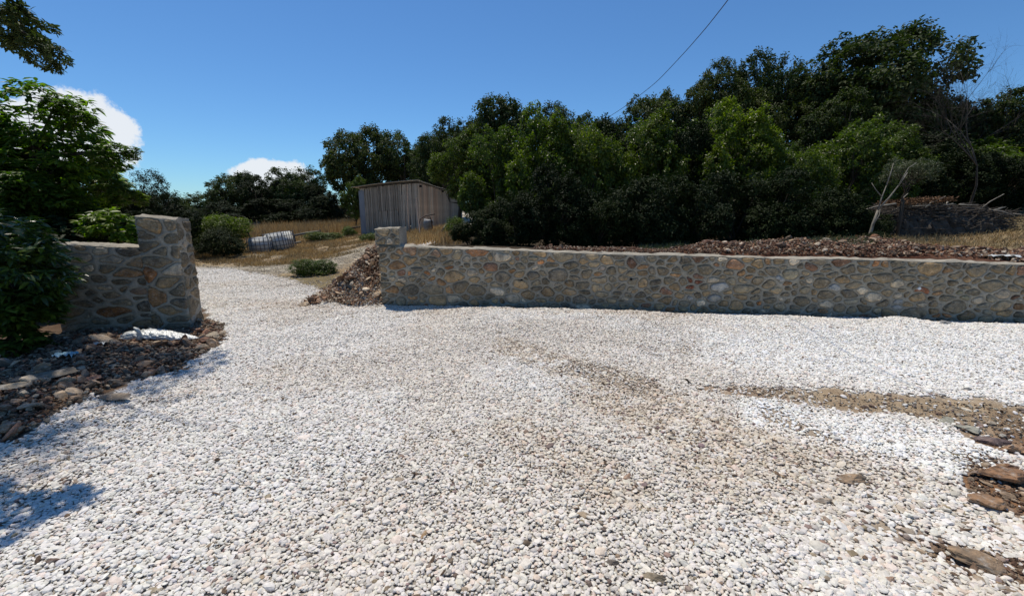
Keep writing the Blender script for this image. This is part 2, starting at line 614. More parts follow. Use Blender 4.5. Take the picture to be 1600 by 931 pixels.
def zones(x, y):
    px, py = proj(x, y, 0 * x)
    n = fbm(x, y, 3.0, 21)
    nn = fbm(x, y, 9.0, 31)
    jx = px + (n - .5) * 60 + (nn - .5) * 30
    jy = py + (n - .5) * 26 + (nn - .5) * 16
    s, d = wall_coords(x, y)
    # boundary with the left spoil
    xl = np.interp(jy, [470, 500, 530, 560, 580, 600, 650, 690, 715], [310, 330, 352, 312, 268, 205, 100, 10, -120])
    xl = np.where(jy > 715, -1e4, xl)
    xl = np.where(jy < 470, 250, xl)
    G = sstep(-6, 6, jx - xl)
    top = np.interp(px, [250, 320, 380, 450, 500, 560, 597, 640], [414, 418, 424, 438, 451, 463, 474, 300])
    G = G * sstep(-2.5, 2.5, (py + (nn - .5) * 7 + (n - .5) * 7) - top)
    G = np.where((s > 0.0) & (d > -0.06 + .10 * (nn - .5)), 0, G)
    # bare strip
    bare = cap(jx, jy, 1290, 622, 1640, 655, 12, 26, 0.9)
    bare = np.maximum(bare, 0.95 * cap(jx, jy, 1460, 648, 1660, 690, 8, 34, 0.9))
    bare = np.maximum(bare, 0.75 * cap(jx, jy, 1075, 598, 1290, 622, 5, 13, 0.9))
    bare = np.maximum(bare, 0.55 * cap(jx, jy, 1190, 640, 1300, 690, 14, 8, 0.8))
    bare = np.maximum(bare, 0.95 * cap(jx, jy, 1520, 750, 1660, 800, 18, 40, 0.9))
    bare = np.maximum(bare, 0.9 * cap(jx, jy, 1510, 685, 1660, 710, 8, 22, 0.9))
    bare = np.maximum(bare, 0.72 * cap(jx, jy, 1450, 850, 1640, 905, 12, 22, 0.9))
    bare = np.maximum(bare, 0.60 * cap(jx, jy, 1370, 820, 1480, 850, 14, 14, 0.9))
    bare = np.maximum(bare, 0.45 * cap(jx, jy, 880, 572, 1010, 605, 16, 24, 0.6))
    bare = np.maximum(bare, 0.35 * cap(jx, jy, 1000, 545, 1095, 547, 5, 5, 0.8))
    # dirty, trodden gravel
    dirty = cap(jx, jy, 800, 545, 1000, 620, 25, 45, 0.5)
    dirty = np.maximum(dirty, cap(jx, jy, 950, 610, 1200, 720, 60, 75, 0.55))
    dirty = np.maximum(dirty, 0.8 * cap(jx, jy, 800, 670, 960, 760, 35, 60, 0.6))
    dirty = np.maximum(dirty, 0.7 * cap(jx, jy, 1150, 720, 1640, 900, 110, 160, 0.6))
    dirty = np.maximum(dirty, 0.6 * cap(jx, jy, 560, 476, 860, 488, 60, 90, 0.10))
    dirty = np.maximum(dirty, 0.7 * cap(jx, jy, 780, 488, 1010, 492, 30, 90, 0.14))
    dirty = np.maximum(dirty, 0.6 * cap(jx, jy, 330, 472, 540, 476, 40, 60, 0.16))
    dirty = np.maximum(dirty, 0.45 * cap(jx, jy, 100, 740, 0, 775, 40, 60, 0.3))
    white = cap(px + (n - .5) * 200 + (nn - .5) * 90, jy, 1190, 545, 1640, 570, 60, 100, 0.5, 2.6, .35)
    white = np.maximum(white, cap(jx, jy, 1180, 640, 1500, 715, 40, 60, 0.6, 1.4, .55))
    return G, bare * (1 - 0 * d), dirty, white


G_, bare_, dirty_, white_ = zones(GX.ravel(), GY.ravel())
fx, fy = GX.ravel(), GY.ravel()
s_, d_ = wall_coords(fx, fy)
bw = bankw(fx, fy)
npx, npy = proj(fx, fy, GZ.ravel())
col = np.zeros((len(fx), 3))
A = lambda *c: np.array(c)[None, :]
lerp = lambda a, b_, w: a * (1 - w[:, None]) + b_ * w[:, None]
n3 = fbm(fx, fy, 0.5, 40)
n4 = fbm(fx, fy, 2.5, 44)
straw = lerp(A(.28, .20, .115), A(.34, .26, .155), sstep(.35, .65, n4))
straw = lerp(straw, A(.14, .13, .06), sstep(.55, .7, n3) * .5)
col[:] = straw
soil = lerp(A(.115, .070, .045), A(.19, .135, .09), sstep(.35, .65, n4))
# near field soil by default in front of the wall
col = lerp(col, soil, sstep(9.6, 8.6, fy))
col = lerp(col, A(.58, .53, .45), G_)
mud = lerp(A(.32, .26, .19), A(.47, .42, .33), sstep(.4, .6, n4))
mud = mud * np.array([[.98, .84, .70]])
mud = lerp(mud, mud * np.array([[.80, .55, .40]]), sstep(655, 720, npy) * sstep(1350, 1480, npx) + sstep(1260, 1100, npx) * .5 * sstep(1000, 1080, npx))
col = lerp(col, mud, G_ * np.maximum(bare_, dirty_ * .4) * (fy < 12))
# pale farm track beyond the gravel
trk = np.zeros(len(fx))
for (a, b_, w_) in (((-9, 12.0), (-5.6, 12.2), 1.0), ((-5.8, 12.2), (-4.4, 14.8), .9), ((-4.4, 14.8), (-2.6, 16.5), .8), ((-9, 12.0), (-16, 12.6), 1.0)):
    ax, ay = a; bx, by = b_
    t_ = np.clip(((fx - ax) * (bx - ax) + (fy - ay) * (by - ay)) / ((bx - ax) ** 2 + (by - ay) ** 2), 0, 1)
    dd = np.hypot(fx - ax - t_ * (bx - ax), fy - ay - t_ * (by - ay)) + (n4 - .5) * .9
    trk = np.maximum(trk, sstep(w_ + .5, w_ - .2, dd))
col = lerp(col, lerp(A(.27, .23, .17), A(.42, .38, .30), sstep(.3, .7, fbm(fx, fy, 3.5, 47))), trk * (1 - bw))
# bank behind the long wall: red brown spoil, then leaf litter and painted shade, then dry slope on the right
col = lerp(col, soil * np.array([[.80, .56, .50]]), bw * sstep(2.2, 1.2, d_))
col = lerp(col, A(.060, .045, .028), bw * sstep(1.3, 2.3, d_ + 1.6 * sstep(4.0, 2.4, s_) * sstep(.8, 1.4, s_)) * sstep(9.2, 7.6, s_))  # litter tone; drawn up to the wall's left part it paints the bushes' shadow
col = lerp(col, straw * .9, bw * sstep(.9, 1.4, d_) * sstep(7.6, 8.4, s_))
# woodland floor far away
col = lerp(col, A(.07, .065, .03), sstep(32, 40, fy))
ny, nx = GX.shape
ii = np.arange(ny * nx).reshape(ny, nx)
quads = np.stack([ii[:-1, :-1], ii[:-1, 1:], ii[1:, 1:], ii[1:, :-1]], -1).reshape(-1, 4)
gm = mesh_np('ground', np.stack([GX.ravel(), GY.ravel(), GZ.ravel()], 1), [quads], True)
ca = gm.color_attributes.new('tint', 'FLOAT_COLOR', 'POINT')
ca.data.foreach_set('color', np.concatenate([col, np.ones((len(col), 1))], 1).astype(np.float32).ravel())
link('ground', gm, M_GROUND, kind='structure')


# ------------------------------------------------------------------ instanced loose stones (stuff)
def gn_tree(nvar, mat, subdiv, rough, angular):
    ng = bpy.data.node_groups.new('scatter_stones', 'GeometryNodeTree')
    ng.interface.new_socket('Geometry', in_out='INPUT', socket_type='NodeSocketGeometry')
    ng.interface.new_socket('Geometry', in_out='OUTPUT', socket_type='NodeSocketGeometry')
    L = ng.links.new
    gi, go = ng.nodes.new('NodeGroupInput'), ng.nodes.new('NodeGroupOutput')
    join = ng.nodes.new('GeometryNodeJoinGeometry')
    for i in range(nvar):
        ico = ng.nodes.new('GeometryNodeMeshIcoSphere')
        ico.inputs['Radius'].default_value = 1.0
        ico.inputs['Subdivisions'].default_value = subdiv if (i % 3) else 1
        nz = ng.nodes.new('ShaderNodeTexNoise')
        nz.noise_dimensions = '4D'
        nz.inputs['W'].default_value = i * 3.7
        nz.inputs['Scale'].default_value = angular
        nz.inputs['Detail'].default_value = 2.0
        sub = ng.nodes.new('ShaderNodeVectorMath'); sub.operation = 'SUBTRACT'
        L(nz.outputs['Color'], sub.inputs[0]); sub.inputs[1].default_value = (0.5, 0.5, 0.5)
        sc = ng.nodes.new('ShaderNodeVectorMath'); sc.operation = 'SCALE'
        L(sub.outputs[0], sc.inputs[0]); sc.inputs['Scale'].default_value = rough
        sp = ng.nodes.new('GeometryNodeSetPosition')
        L(ico.outputs['Mesh'], sp.inputs['Geometry']); L(sc.outputs[0], sp.inputs['Offset'])
        sm = ng.nodes.new('GeometryNodeSetMaterial'); sm.inputs['Material'].default_value = mat
        L(sp.outputs[0], sm.inputs['Geometry'])
        ss = ng.nodes.new('GeometryNodeSetShadeSmooth')
        ss.inputs['Shade Smooth'].default_value = subdiv > 2
        L(sm.outputs[0], ss.inputs['Geometry'])
        g2i = ng.nodes.new('GeometryNodeGeometryToInstance')
        L(ss.outputs[0], g2i.inputs[0]); L(g2i.outputs[0], join.inputs[0])
    iop = ng.nodes.new('GeometryNodeInstanceOnPoints')
    L(gi.outputs[0], iop.inputs['Points'])
    L(join.outputs[0], iop.inputs['Instance'])
    iop.inputs['Pick Instance'].default_value = True
    def na(nm, ty):
        a = ng.nodes.new('GeometryNodeInputNamedAttribute'); a.data_type = ty
        a.inputs['Name'].default_value = nm
        return a.outputs['Attribute']
    L(na('vid', 'INT'), iop.inputs['Instance Index'])
    e = ng.nodes.new('FunctionNodeEulerToRotation'); L(na('rot', 'FLOAT_VECTOR'), e.inputs[0])
    L(e.outputs[0], iop.inputs['Rotation'])
    L(na('scl', 'FLOAT_VECTOR'), iop.inputs['Scale'])
    L(iop.outputs[0], go.inputs[0])
    return ng


def scatter(name, P, rot, scl, colr, tree, nvar, rng, mat, **kw):
    n = len(P)
    me = bpy.data.meshes.new(name)
    me.vertices.add(n)
    me.vertices.foreach_set('co', np.asarray(P, np.float32).ravel())
    for nm, ty, arr, f in (('rot', 'FLOAT_VECTOR', rot, 'vector'), ('scl', 'FLOAT_VECTOR', scl, 'vector')):
        a = me.attributes.new(nm, ty, 'POINT')
        a.data.foreach_set(f, np.asarray(arr, np.float32).ravel())
    a = me.attributes.new('vid', 'INT', 'POINT')
    a.data.foreach_set('value', rng.integers(0, nvar, n).astype(np.int32))
    a = me.attributes.new('pcol', 'FLOAT_COLOR', 'POINT')
    a.data.foreach_set('color', np.concatenate([colr, np.ones((n, 1))], 1).astype(np.float32).ravel())
    o = link(name, me, mat, **kw)
    md = o.modifiers.new('scatter', 'NODES')
    md.node_group = tree
    return o


T_PEB = gn_tree(9, M_PEB, 2, 1.05, 1.15)
T_CHIP = gn_tree(9, M_ROCKI, 1, 1.3, 1.3)

rng = np.random.default_rng(11)
sp = 0.0152
cx, cy = np.meshgrid(np.arange(-11, 12, sp), np.arange(0.75, 12.5, sp))
cx = cx.ravel(); cy = cy.ravel()
cx = cx + rng.uniform(-.5, .5, len(cx)) * sp * 1.2
cy = cy + rng.uniform(-.5, .5, len(cy)) * sp * 1.2
k = np.abs(cx) < 1.26 * cy + 1.3
cx, cy = cx[k], cy[k]
Gm, Bm, Dm, Wm = zones(cx, cy)
patch = fbm(cx, cy, 14, 61)
prob = Gm * (1 - np.clip(Bm * 1.12, 0, .97)) * (1 - .12 * Dm * (patch > .5))
prob = np.where(cy > 8.5, prob * .8, prob)
k = rng.random(len(cx)) < prob
# stray pebbles thrown over the bare ground
stray = (rng.random(len(cx)) < 0.012) & (Gm > 0.02)
k = k | stray
cx, cy, Gm, Bm, Dm, Wm, patch = [a[k] for a in (cx, cy, Gm, Bm, Dm, Wm, patch)]
n = len(cx)
print('pebbles', n)
size = 0.00855 * np.exp(rng.normal(0, .32, n)) * (1 + .25 * Wm * 0 + .22 * (fbm(cx, cy, 1.2, 70) - .5))
size = np.where(proj(cx, cy, 0 * cx)[0] > 1250, size * (1 + .25 * sstep(690, 860, proj(cx, cy, 0 * cx)[1])), size)
scl = np.stack([size * rng.uniform(1.0, 1.6, n), size * rng.uniform(.85, 1.15, n), size * rng.uniform(.45, .75, n)], 1)
rot = np.stack([rng.normal(0, .27, n), rng.normal(0, .27, n), rng.uniform(0, 6.283, n)], 1)
z = terrain(cx, cy) + rng.uniform(-.2, 1.0, n) * .008 + .004
v = np.clip(rng.normal(.735, .06, n), .40, .84)
colr = np.stack([v * 1.0, v * rng.uniform(.94, .975, n), v * rng.uniform(.84, .915, n)], 1)
warm = rng.random(n)
colr[warm < .10] *= (1.0, .90, .84)
colr[(warm > .10) & (warm < .16)] *= (.70, .70, .69)
colr = colr * (1 + .15 * Wm[:, None] * np.array([1.0, 1.04, 1.12]))
lg = fbm(cx, cy, .9, 83, 5)
wpx, wpy = proj(cx, cy, 0 * cx)
broad = sstep(.40, .62, lg + .18 * sstep(600, 1300, wpx) * sstep(600, 760, wpy) - .1 * sstep(700, 300, wpx)) * (1 - Wm)
colr = lerp(colr, colr * np.array([.88, .82, .745]), broad * .5)
dk = Dm * sstep(.30, .62, patch + rng.normal(0, .13, n))
colr = lerp(colr, colr * np.array([.82, .73, .61]), dk * .7)
br = rng.random(n) < (.012 + .05 * Dm + .03 * broad + .22 * Bm)
bb = rng.uniform(.13, .36, br.sum())
colr[br] = np.stack([bb, bb * rng.uniform(.66, .82, br.sum()), bb * rng.uniform(.45, .66, br.sum())], 1)
colr = np.clip(colr, 0, .84)
scatter('white_gravel', np.stack([cx, cy, z], 1), rot, scl, colr, T_PEB, 9, rng, M_PEB, kind='stuff',
        label='white crushed marble gravel spread over the drive and yard', cat='gravel')

lx = rng.uniform(-6, 8, 9000); ly = rng.uniform(1.2, 8, 9000)
Gl, Bl, Dl, Wl = zones(lx, ly)
k = (np.abs(lx) < 1.26 * ly + .5) & (Gl > .5) & (rng.random(9000) < .05 + .22 * Dl + .3 * Bl + .10 * sstep(-1, -3, lx))
lx, ly = lx[k], ly[k]
n = len(lx)
ls = rng.uniform(.006, .016, n)
lv = rng.uniform(.07, .24, n)
scatter('litter', np.stack([lx, ly, terrain(lx, ly) + .016], 1), np.stack([rng.normal(0, .3, n), rng.normal(0, .3, n), rng.uniform(0, 6.28, n)], 1),
        np.stack([ls * rng.uniform(1, 2.6, n), ls * rng.uniform(.4, .9, n), ls * .35], 1), np.stack([lv, lv * .68, lv * .45], 1), T_CHIP, 9, rng, M_ROCKI,
        kind='stuff', label='brown earth crumbs and bark bits littering the gravel', cat='litter')

tx = rng.uniform(-10, -1.5, 26000); ty = rng.uniform(8.6, 17, 26000)
ts, td = wall_coords(tx, ty)
k = (tx > -.75 * ty - .5) & (ts < .2) & (fbm(tx, ty, 2.2, 48) + .35 * rng.random(26000) > .55) & (rng.random(26000) < .5) & ~((ts > -1.7) & (td < 2))
tx, ty = tx[k], ty[k]
n = len(tx)
ls = rng.uniform(.006, .022, n)
lv = rng.uniform(.16, .48, n)
scatter('track_stones', np.stack([tx, ty, terrain(tx, ty) + .003], 1), np.stack([rng.normal(0, .3, n), rng.normal(0, .3, n), rng.uniform(0, 6.28, n)], 1),
        np.stack([ls * rng.uniform(1, 1.6, n), ls, ls * .6], 1), np.stack([lv, lv * .88, lv * .70], 1), T_CHIP, 9, rng, M_ROCKI,
        kind='stuff', label='tan stones and grit on the dirt track beyond the gravel', cat='grit')

# ------------------------------------------------------------------ masonry
def masonry(name_parent, parent, O, udir, ndir, L, zb, zt, n_seed, aniso, joint, rng, colours, overrides=(), proud=.017, edge=.012, limit=400, seedfix=None):
    """stone-faced panel. O: bottom-left 3D point at z=0, u along udir, v = height"""
    udir3 = np.array([udir[0], udir[1], 0.0]); n3_ = np.array([ndir[0], ndir[1], 0.0])
    a = aniso
    seeds = []
    zmax = max(zt(0), zt(L)); 
    tries = 0
    while len(seeds) < n_seed and tries < n_seed * 60:
        tries += 1
        u = rng.uniform(0.02, L - 0.02); v_ = rng.uniform(zb + .02, zmax)
        if v_ > zt(u) - .03: continue
        r = rng.choice([0.6, 0.8, 1.0, 1.35, 1.75], p=[.26, .26, .24, .16, .08])
        base = math.sqrt(L * (zmax - zb) / n_seed / a)
        ok = all(((u - s[0]) / a) ** 2 + (v_ - s[1]) ** 2 > (.40 * base * (r + s[2])) ** 2 for s in seeds)
        if ok: seeds.append((u, v_, r, base))
    S = np.array([(s[0], s[1]) for s in seeds]); Rw = np.array([s[2] * s[3] * .55 for s in seeds])
    Sa = S / np.array([a, 1.0])

    def dist(u, v_, owner=None):
        """smoothed distance from cell edge (positive inside) and owner"""
        u0, v0 = u, v_
        fade = np.clip(np.minimum.reduce([u0, L - u0, np.interp(u0, ztx, zty) - v0]) / .05, 0, 1)
        off_ = O[0] * 3.1 + O[1]
        u = u0 + fade * ((fbm(u0 + off_, v0, 7, 131, 2) - .5) * .085 + (vnoise(u0 + off_, v0, 30, 137) - .5) * .014)
        v_ = v0 + fade * ((fbm(u0 + off_, v0, 7, 141, 2) - .5) * .060 + (vnoise(u0 + off_, v0, 30, 147) - .5) * .014)
        q = np.stack([u / a, v_], 1)
        pd = ((q[:, None] - Sa[None]) ** 2).sum(2) - Rw[None] ** 2
        if owner is None: owner = pd.argmin(1)
        po = pd[np.arange(len(q)), owner]
        dd = pd - po[:, None]
        sep = np.linalg.norm(Sa[owner][:, None] - Sa[None], axis=2) + 1e-6
        e = dd / (2 * sep)
        e[np.arange(len(q)), owner] = 9
        kk = 105.0
        ztv = np.interp(u, ztx, zty)
        b_ = np.stack([(u + edge) / a ** .5, (L + edge - u) / a ** .5, v_ - zb + edge, ztv + edge * .0 - v_], 1)
        e = np.concatenate([e, b_], 1)
        mn = e.min(1)
        sm_ = mn - np.log(np.exp(-kk * np.clip(e - mn[:, None], 0, 1)).sum(1)) / kk
        return sm_, owner

    ztx = np.linspace(0, L, 60); zty = np.array([zt(x) for x in ztx])
    st = 0.016
    nu, nv = max(int(L / st), 4), max(int((zmax - zb) / st), 4)
    uu = np.linspace(0, L, nu + 1); vv = np.linspace(0, 1, nv + 1)
    U, VV = np.meshgrid(uu, vv)
    ZT = np.interp(U, ztx, zty)
    Vz = zb + VV * (ZT - zb)
    uf, vf = U.ravel(), Vz.ravel()
    D = np.empty(len(uf))
    for c0 in range(0, len(uf), 4000):
        D[c0:c0 + 4000], _ = dist(uf[c0:c0 + 4000], vf[c0:c0 + 4000])
    # mid joint ridge proud, groove next to the stone
    h = .010 * sstep(joint + .004, -.002, D) - .015 * sstep(joint - .006, joint + .004, D)
    h = h + (fbm(uf, vf, 9, 77) - .5) * .02 + (fbm(uf, vf, 40, 78) - .5) * .006
    bord = np.minimum.reduce([uf, L - uf, (ZT.ravel() - vf)])
    h = h - .02 * sstep(.02, 0, bord)
    P = O[None] + uf[:, None] * udir3 + h[:, None] * n3_
    P[:, 2] = vf
    idx = np.arange(len(uf)).reshape(nv + 1, nu + 1)
    q = np.stack([idx[:-1, :-1], idx[:-1, 1:], idx[1:, 1:], idx[1:, :-1]], -1).reshape(-1, 4)
    # make front faces point outwards
    nn_ = np.cross(udir3, (0, 0, 1))
    if nn_ @ n3_ < 0: q = q[:, ::-1]
    link('mortar', mesh_np('mortar', P, [q], True), M_MORTAR, parent)
    # stones
    items = []
    K = 20
    th = np.arange(K) * 2 * math.pi / K
    dirs = np.stack([np.cos(th) * a, np.sin(th)], 1)
    for i in range(len(S)):
        lo = np.zeros(K); hi = np.full(K, .32)
        own = np.full(K, i)
        for _ in range(12):
            mid = (lo + hi) / 2
            d_, _o = dist(S[i, 0] + dirs[:, 0] * mid, S[i, 1] + dirs[:, 1] * mid, own)
            ins = d_ > joint
            lo = np.where(ins, mid, lo); hi = np.where(ins, hi, mid)
        r_ = lo * (1 + rng.normal(0, .045, K) - .03)
        if r_.max() < .012: continue
        poly = dirs * r_[:, None]
        area = .5 * abs(np.dot(poly[:, 0], np.roll(poly[:, 1], -1)) - np.dot(poly[:, 1], np.roll(poly[:, 0], -1)))
        if area < 2.2e-4: continue
        items.append((area, i, poly))
    items.sort(key=lambda t_: -t_[0])
    rest_V, rest_F, rest_C, cnt = [], [], [], 0
    for kx, (area, i, poly) in enumerate(items):
        pr = proud + rng.uniform(-.004, .010) + .006 * min(1, area / .02)
        tilt = rng.normal(0, .05, 2)
        rings = []
        for f_, w_ in ((1.03, -.016), (1.0, -.001), (.93, .55 * pr + .003), (.72, pr), (.38, pr * 1.05)):
            xy = poly * f_
            ww = w_ + (rng.normal(0, .0038, K) if w_ > 0 else 0) + (xy @ tilt) * (1 if w_ > 0 else 0)
            rings.append(np.concatenate([xy, np.broadcast_to(np.asarray(ww)[..., None] if np.ndim(ww) else np.full((K, 1), ww), (K, 1))], 1))
        loc = np.concatenate(rings + [np.array([[0, 0, pr * 1.05 + rng.normal(0, .002)]])])
        c2 = S[i]
        P = O[None] + (c2[0] + loc[:, 0])[:, None] * udir3 + loc[:, 2][:, None] * n3_
        P[:, 2] = c2[1] + loc[:, 1]
        j = np.arange(K)
        F4 = np.concatenate([np.stack([r * K + j, r * K + (j + 1) % K, (r + 1) * K + (j + 1) % K, (r + 1) * K + j], 1) for r in range(4)])
        F3 = np.stack([4 * K + j, 4 * K + (j + 1) % K, np.full(K, 5 * K)], 1)
        if nn_ @ n3_ < 0: F4, F3 = F4[:, ::-1], F3[:, ::-1]
        cen = O + c2[0] * udir3; cen[2] = c2[1]
        cc = np.array(colours[rng.choice(len(colours), p=CP_)]) * rng.uniform(.75, 1.5) * np.array([1.18, 1.03, .85])
        ppx, ppy = proj(*[np.array(v_) for v_ in cen])
        for (ox, oy, orad, ocol) in overrides:
            if math.hypot(ppx - ox, ppy - oy) < max(6, orad * .62): cc = np.array(ocol)
        if kx < limit:
            link('stone', mesh_np('stone', P - cen, [F4, F3], True), M_STONE, parent, color=cc, loc=cen)
        else:
            rest_V.append(P); rest_F.append((F4 + cnt, F3 + cnt)); rest_C.append(np.repeat(cc[None], len(P), 0)); cnt += len(P)
    if rest_V:
        me = mesh_np('small_stones', np.concatenate(rest_V), [np.concatenate([f[0] for f in rest_F]), np.concatenate([f[1] for f in rest_F])], True)
        ca = me.color_attributes.new('tint', 'FLOAT_COLOR', 'POINT')
        cc = np.concatenate(rest_C)
        ca.data.foreach_set('color', np.concatenate([cc, np.ones((len(cc), 1))], 1).astype(np.float32).ravel())
        link('small_stones', me, M_STONE_A, parent, kind='stuff')
    return len(items)


STONE_COLS = [(.19, .178, .142), (.235, .210, .160), (.145, .138, .118), (.27, .215, .14), (.30, .20, .115), (.35, .185, .09), (.44, .42, .37), (.20, .125, .09)]
CP_ = [.27, .24, .12, .16, .07, .02, .09, .03]


def body(name, parent, O, udir, ndir, L, zb, zt, thick, mat=None, overhang=0.012, nseg=60):
    """core and rough top of a wall"""
    u3 = np.array([udir[0], udir[1], 0.0]); n3_ = np.array([ndir[0], ndir[1], 0.0])
    m = MB()
    us = np.linspace(0, L, nseg)
    prof = []
    for i, u in enumerate(us):
        top = zt(u)
        pts = []
        ws = np.linspace(0, -thick, 9)
        for w_ in ws:
            hh = top + .004 + .012 * math.sin(math.pi * (-w_ / thick)) + (vnoise(u, w_, 11, 3) - .5) * .030 + (vnoise(u, w_, 37, 5) - .5) * .016
            pts.append(O + u3 * u + n3_ * (w_ + (overhang * .5 if w_ == 0 else 0)) + np.array([0, 0, hh - O[2]]))
        pts[0][2] = top - .006 + (vnoise(u, 0, 23, 5) - .5) * .022
        back = O + u3 * u + n3_ * (-thick) ; back = np.array([back[0], back[1], zb])
        frontb = O + u3 * u + n3_ * (-.03); frontb = np.array([frontb[0], frontb[1], zb])
        frontt = frontb.copy(); frontt[2] = top - .006
        prof.append([frontb, frontt] + pts + [back])
    P = np.array(prof)
    ns, k = P.shape[:2]
    idx = np.arange(ns * k).reshape(ns, k)
    q = np.stack([idx[:-1, :-1], idx[1:, :-1], idx[1:, 1:], idx[:-1, 1:]], -1).reshape(-1, 4)
    m.add(P.reshape(-1, 3), [q, np.array([list(idx[0]), list(idx[-1])[::-1]])])
    return m.obj(name, mat or M_MORTAR, parent)


# long retaining wall ------------------------------------------------
rwall = thing('stone_wall', 'long low retaining wall of mixed rubble stones and grey mortar behind the gravel', 'wall', (RW0[0], RW0[1], 0))
rwall_O = RW0.copy(); rwall_O[2] = 0
class Shift:
    pass
def local(parent, O):
    return np.array([O[0] - parent.location.x, O[1] - parent.location.y, 0.0])

# masonry() builds in world space, so keep the empties at their base but cancel the offset
def world_parent(p):
    bpy.context.view_layer.update()
    return p

def reparent_fix(p):
    """children were modelled in world space: shift them into the frame of the thing"""
    off = Vector(p.location)
    for ch in p.children:
        ch.location = Vector(ch.location) - off
    for ch in p.children:
        for gch in ch.children:
            pass

PALE, ORANGE, RED = (.42, .41, .38), (.40, .20, .095), (.20, .07, .035)
over = [(750, 396, 17, ORANGE), (1082, 441, 15, RED), (1540, 476, 22, (.30, .27, .20)), (1395, 478, 20, (.34, .335, .32)), (1322, 474, 14, (.34, .30, .22)),
        (1232, 433, 14, (.36, .31, .21)), (945, 423, 13, (.40, .33, .26)), (1215, 434, 10, PALE), (1300, 444, 14, PALE), (860, 438, 10, (.30, .28, .22)),
        (700, 443, 8, PALE), (672, 444, 9, PALE), (622, 446, 9, PALE), (1010, 405, 9, ORANGE), (1123, 412, 10, (.34, .19, .10)), (1145, 410, 10, (.36, .20, .11)),
        (980, 408, 9, (.36, .18, .08)), (1012, 424, 8, (.34, .19, .10)), (1028, 424, 8, (.34, .19, .10)), (620, 390, 10, (.32, .20, .11)), (600, 391, 8, (.28, .19, .11)),
        (678, 395, 10, (.33, .21, .13)), (645, 394, 9, (.33, .21, .13)), (1300, 415, 10, (.30, .18, .12)), (1445, 450, 7, (.30, .12, .06)), (1128, 453, 10, PALE),
        (1070, 465, 9, PALE), (1040, 463, 9, PALE), (1500, 465, 14, (.27, .24, .15)), (1360, 430, 10, (.30, .29, .20)), (1110, 470, 14, (.3, .29, .26)), (1000, 410, 8, (.2, .2, .18))]
nst = masonry('', rwall, rwall_O, rw_dir, rw_nrm, RW_LEN, -.16, lambda s: float(rw_top(s)) - .012, 620, 1.6, .0115, np.random.default_rng(5), STONE_COLS, over, limit=292)
print('right wall stones', nst)
body('wall_core', rwall, rwall_O, rw_dir, rw_nrm, RW_LEN, -.1, lambda s: float(rw_top(s)) - .01, T_RW, nseg=160)
# raised end block
b0 = rwall_O + np.array([*(rw_dir * -0.06), 0])
zt_b = at(605, 357, RW0[1])[2]
masonry('', rwall, b0, rw_dir, rw_nrm, .43, float(rw_top(0)) + .004, lambda s: zt_b - .02 * s - .012 * math.cos(s * 9), 7, 1.1, .014, np.random.default_rng(8), STONE_COLS)
body('end_block', rwall, b0, rw_dir, rw_nrm, .43, float(rw_top(0)) - .02, lambda s: zt_b - .02 * s - .012 * math.cos(s * 9), .36, nseg=8)
# stones on the free end of the wall
masonry('', rwall, rwall_O - np.array([*(rw_nrm * T_RW), 0]), rw_nrm, -rw_dir, T_RW, -.05, lambda s: float(rw_top(0)) - .02, 14, 1.2, .014, np.random.default_rng(9), STONE_COLS)
# weep holes and the white pipe stub
for (px, py, mat_, r_, w_) in ((717, 436, M_DARKHOLE, .018, .018), (815, 438, M_DARKHOLE, .020, .018), (986, 436, M_DARKHOLE, .020, .018), (1181, 438, M_DARKHOLE, .020, .018), (1433, 450, M_WHITEPIPE, .021, .05)):
    # intersect the ray with the wall plane
    d = ray(px, py); nrm = np.array([*rw_nrm, 0])
    t_ = ((RW0 + nrm * .005) - np.array([0, 0, EYE])) @ nrm / (d @ nrm)
    p = np.array([0, 0, EYE]) + d * t_
    MB().tube([p - nrm * .05, p + nrm * w_], r_, 12).obj('drain_pipe', mat_, rwall, label='white plastic drain pipe stub' if mat_ is M_WHITEPIPE else 'dark weep hole pipe')
reparent_fix(rwall)

# gate wall on the left ----------------------------------------------
lwall = thing('gate_wall', 'short stone gate wall with a raised pillar at its right end behind the white sack', 'wall', (LW0[0], LW0[1], 0))
LO = np.array([LW0[0], LW0[1], 0.0])
zl_ = at(100, 381, LW0[1])[2]; zr_ = at(250, 384, LW1[1] - .1)[2]
zp_ = at(255, 336, LW1[1])[2]; zq_ = at(293, 342, LW1[1])[2]
PIL = 0.46
L1 = LW_LEN - PIL
over_l = [(262, 362, 12, (.33, .28, .21)), (287, 362, 12, (.27, .19, .12)), (285, 381, 12, (.25, .15, .09)), (182, 424, 14, (.24, .18, .10)), (222, 456, 16, (.22, .15, .10)), (183, 454, 12, (.24, .19, .11)), (216, 418, 12, (.27, .18, .10))]
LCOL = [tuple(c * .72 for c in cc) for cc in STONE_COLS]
lw_t = lambda s: zl_ + (zr_ - zl_) * s / L1 - .012 + .01 * math.sin(s * 5)
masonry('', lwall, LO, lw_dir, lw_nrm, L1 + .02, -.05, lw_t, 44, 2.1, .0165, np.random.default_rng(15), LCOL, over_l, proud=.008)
PO = LO + np.array([*(lw_dir * L1), 0])
pt = lambda s: zp_ + (zq_ - zp_) * s / PIL
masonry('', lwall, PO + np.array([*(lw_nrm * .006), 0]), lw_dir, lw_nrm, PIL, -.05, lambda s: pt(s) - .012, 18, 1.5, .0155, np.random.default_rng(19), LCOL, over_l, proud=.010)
body('wall_core', lwall, LO, lw_dir, lw_nrm, L1, -.1, lw_t, .36, nseg=30)
body('pillar_core', lwall, PO, lw_dir, lw_nrm, PIL, -.1, lambda s: pt(s) - .01, .38, nseg=8)
EO = LO + np.array([*(lw_dir * LW_LEN), 0])
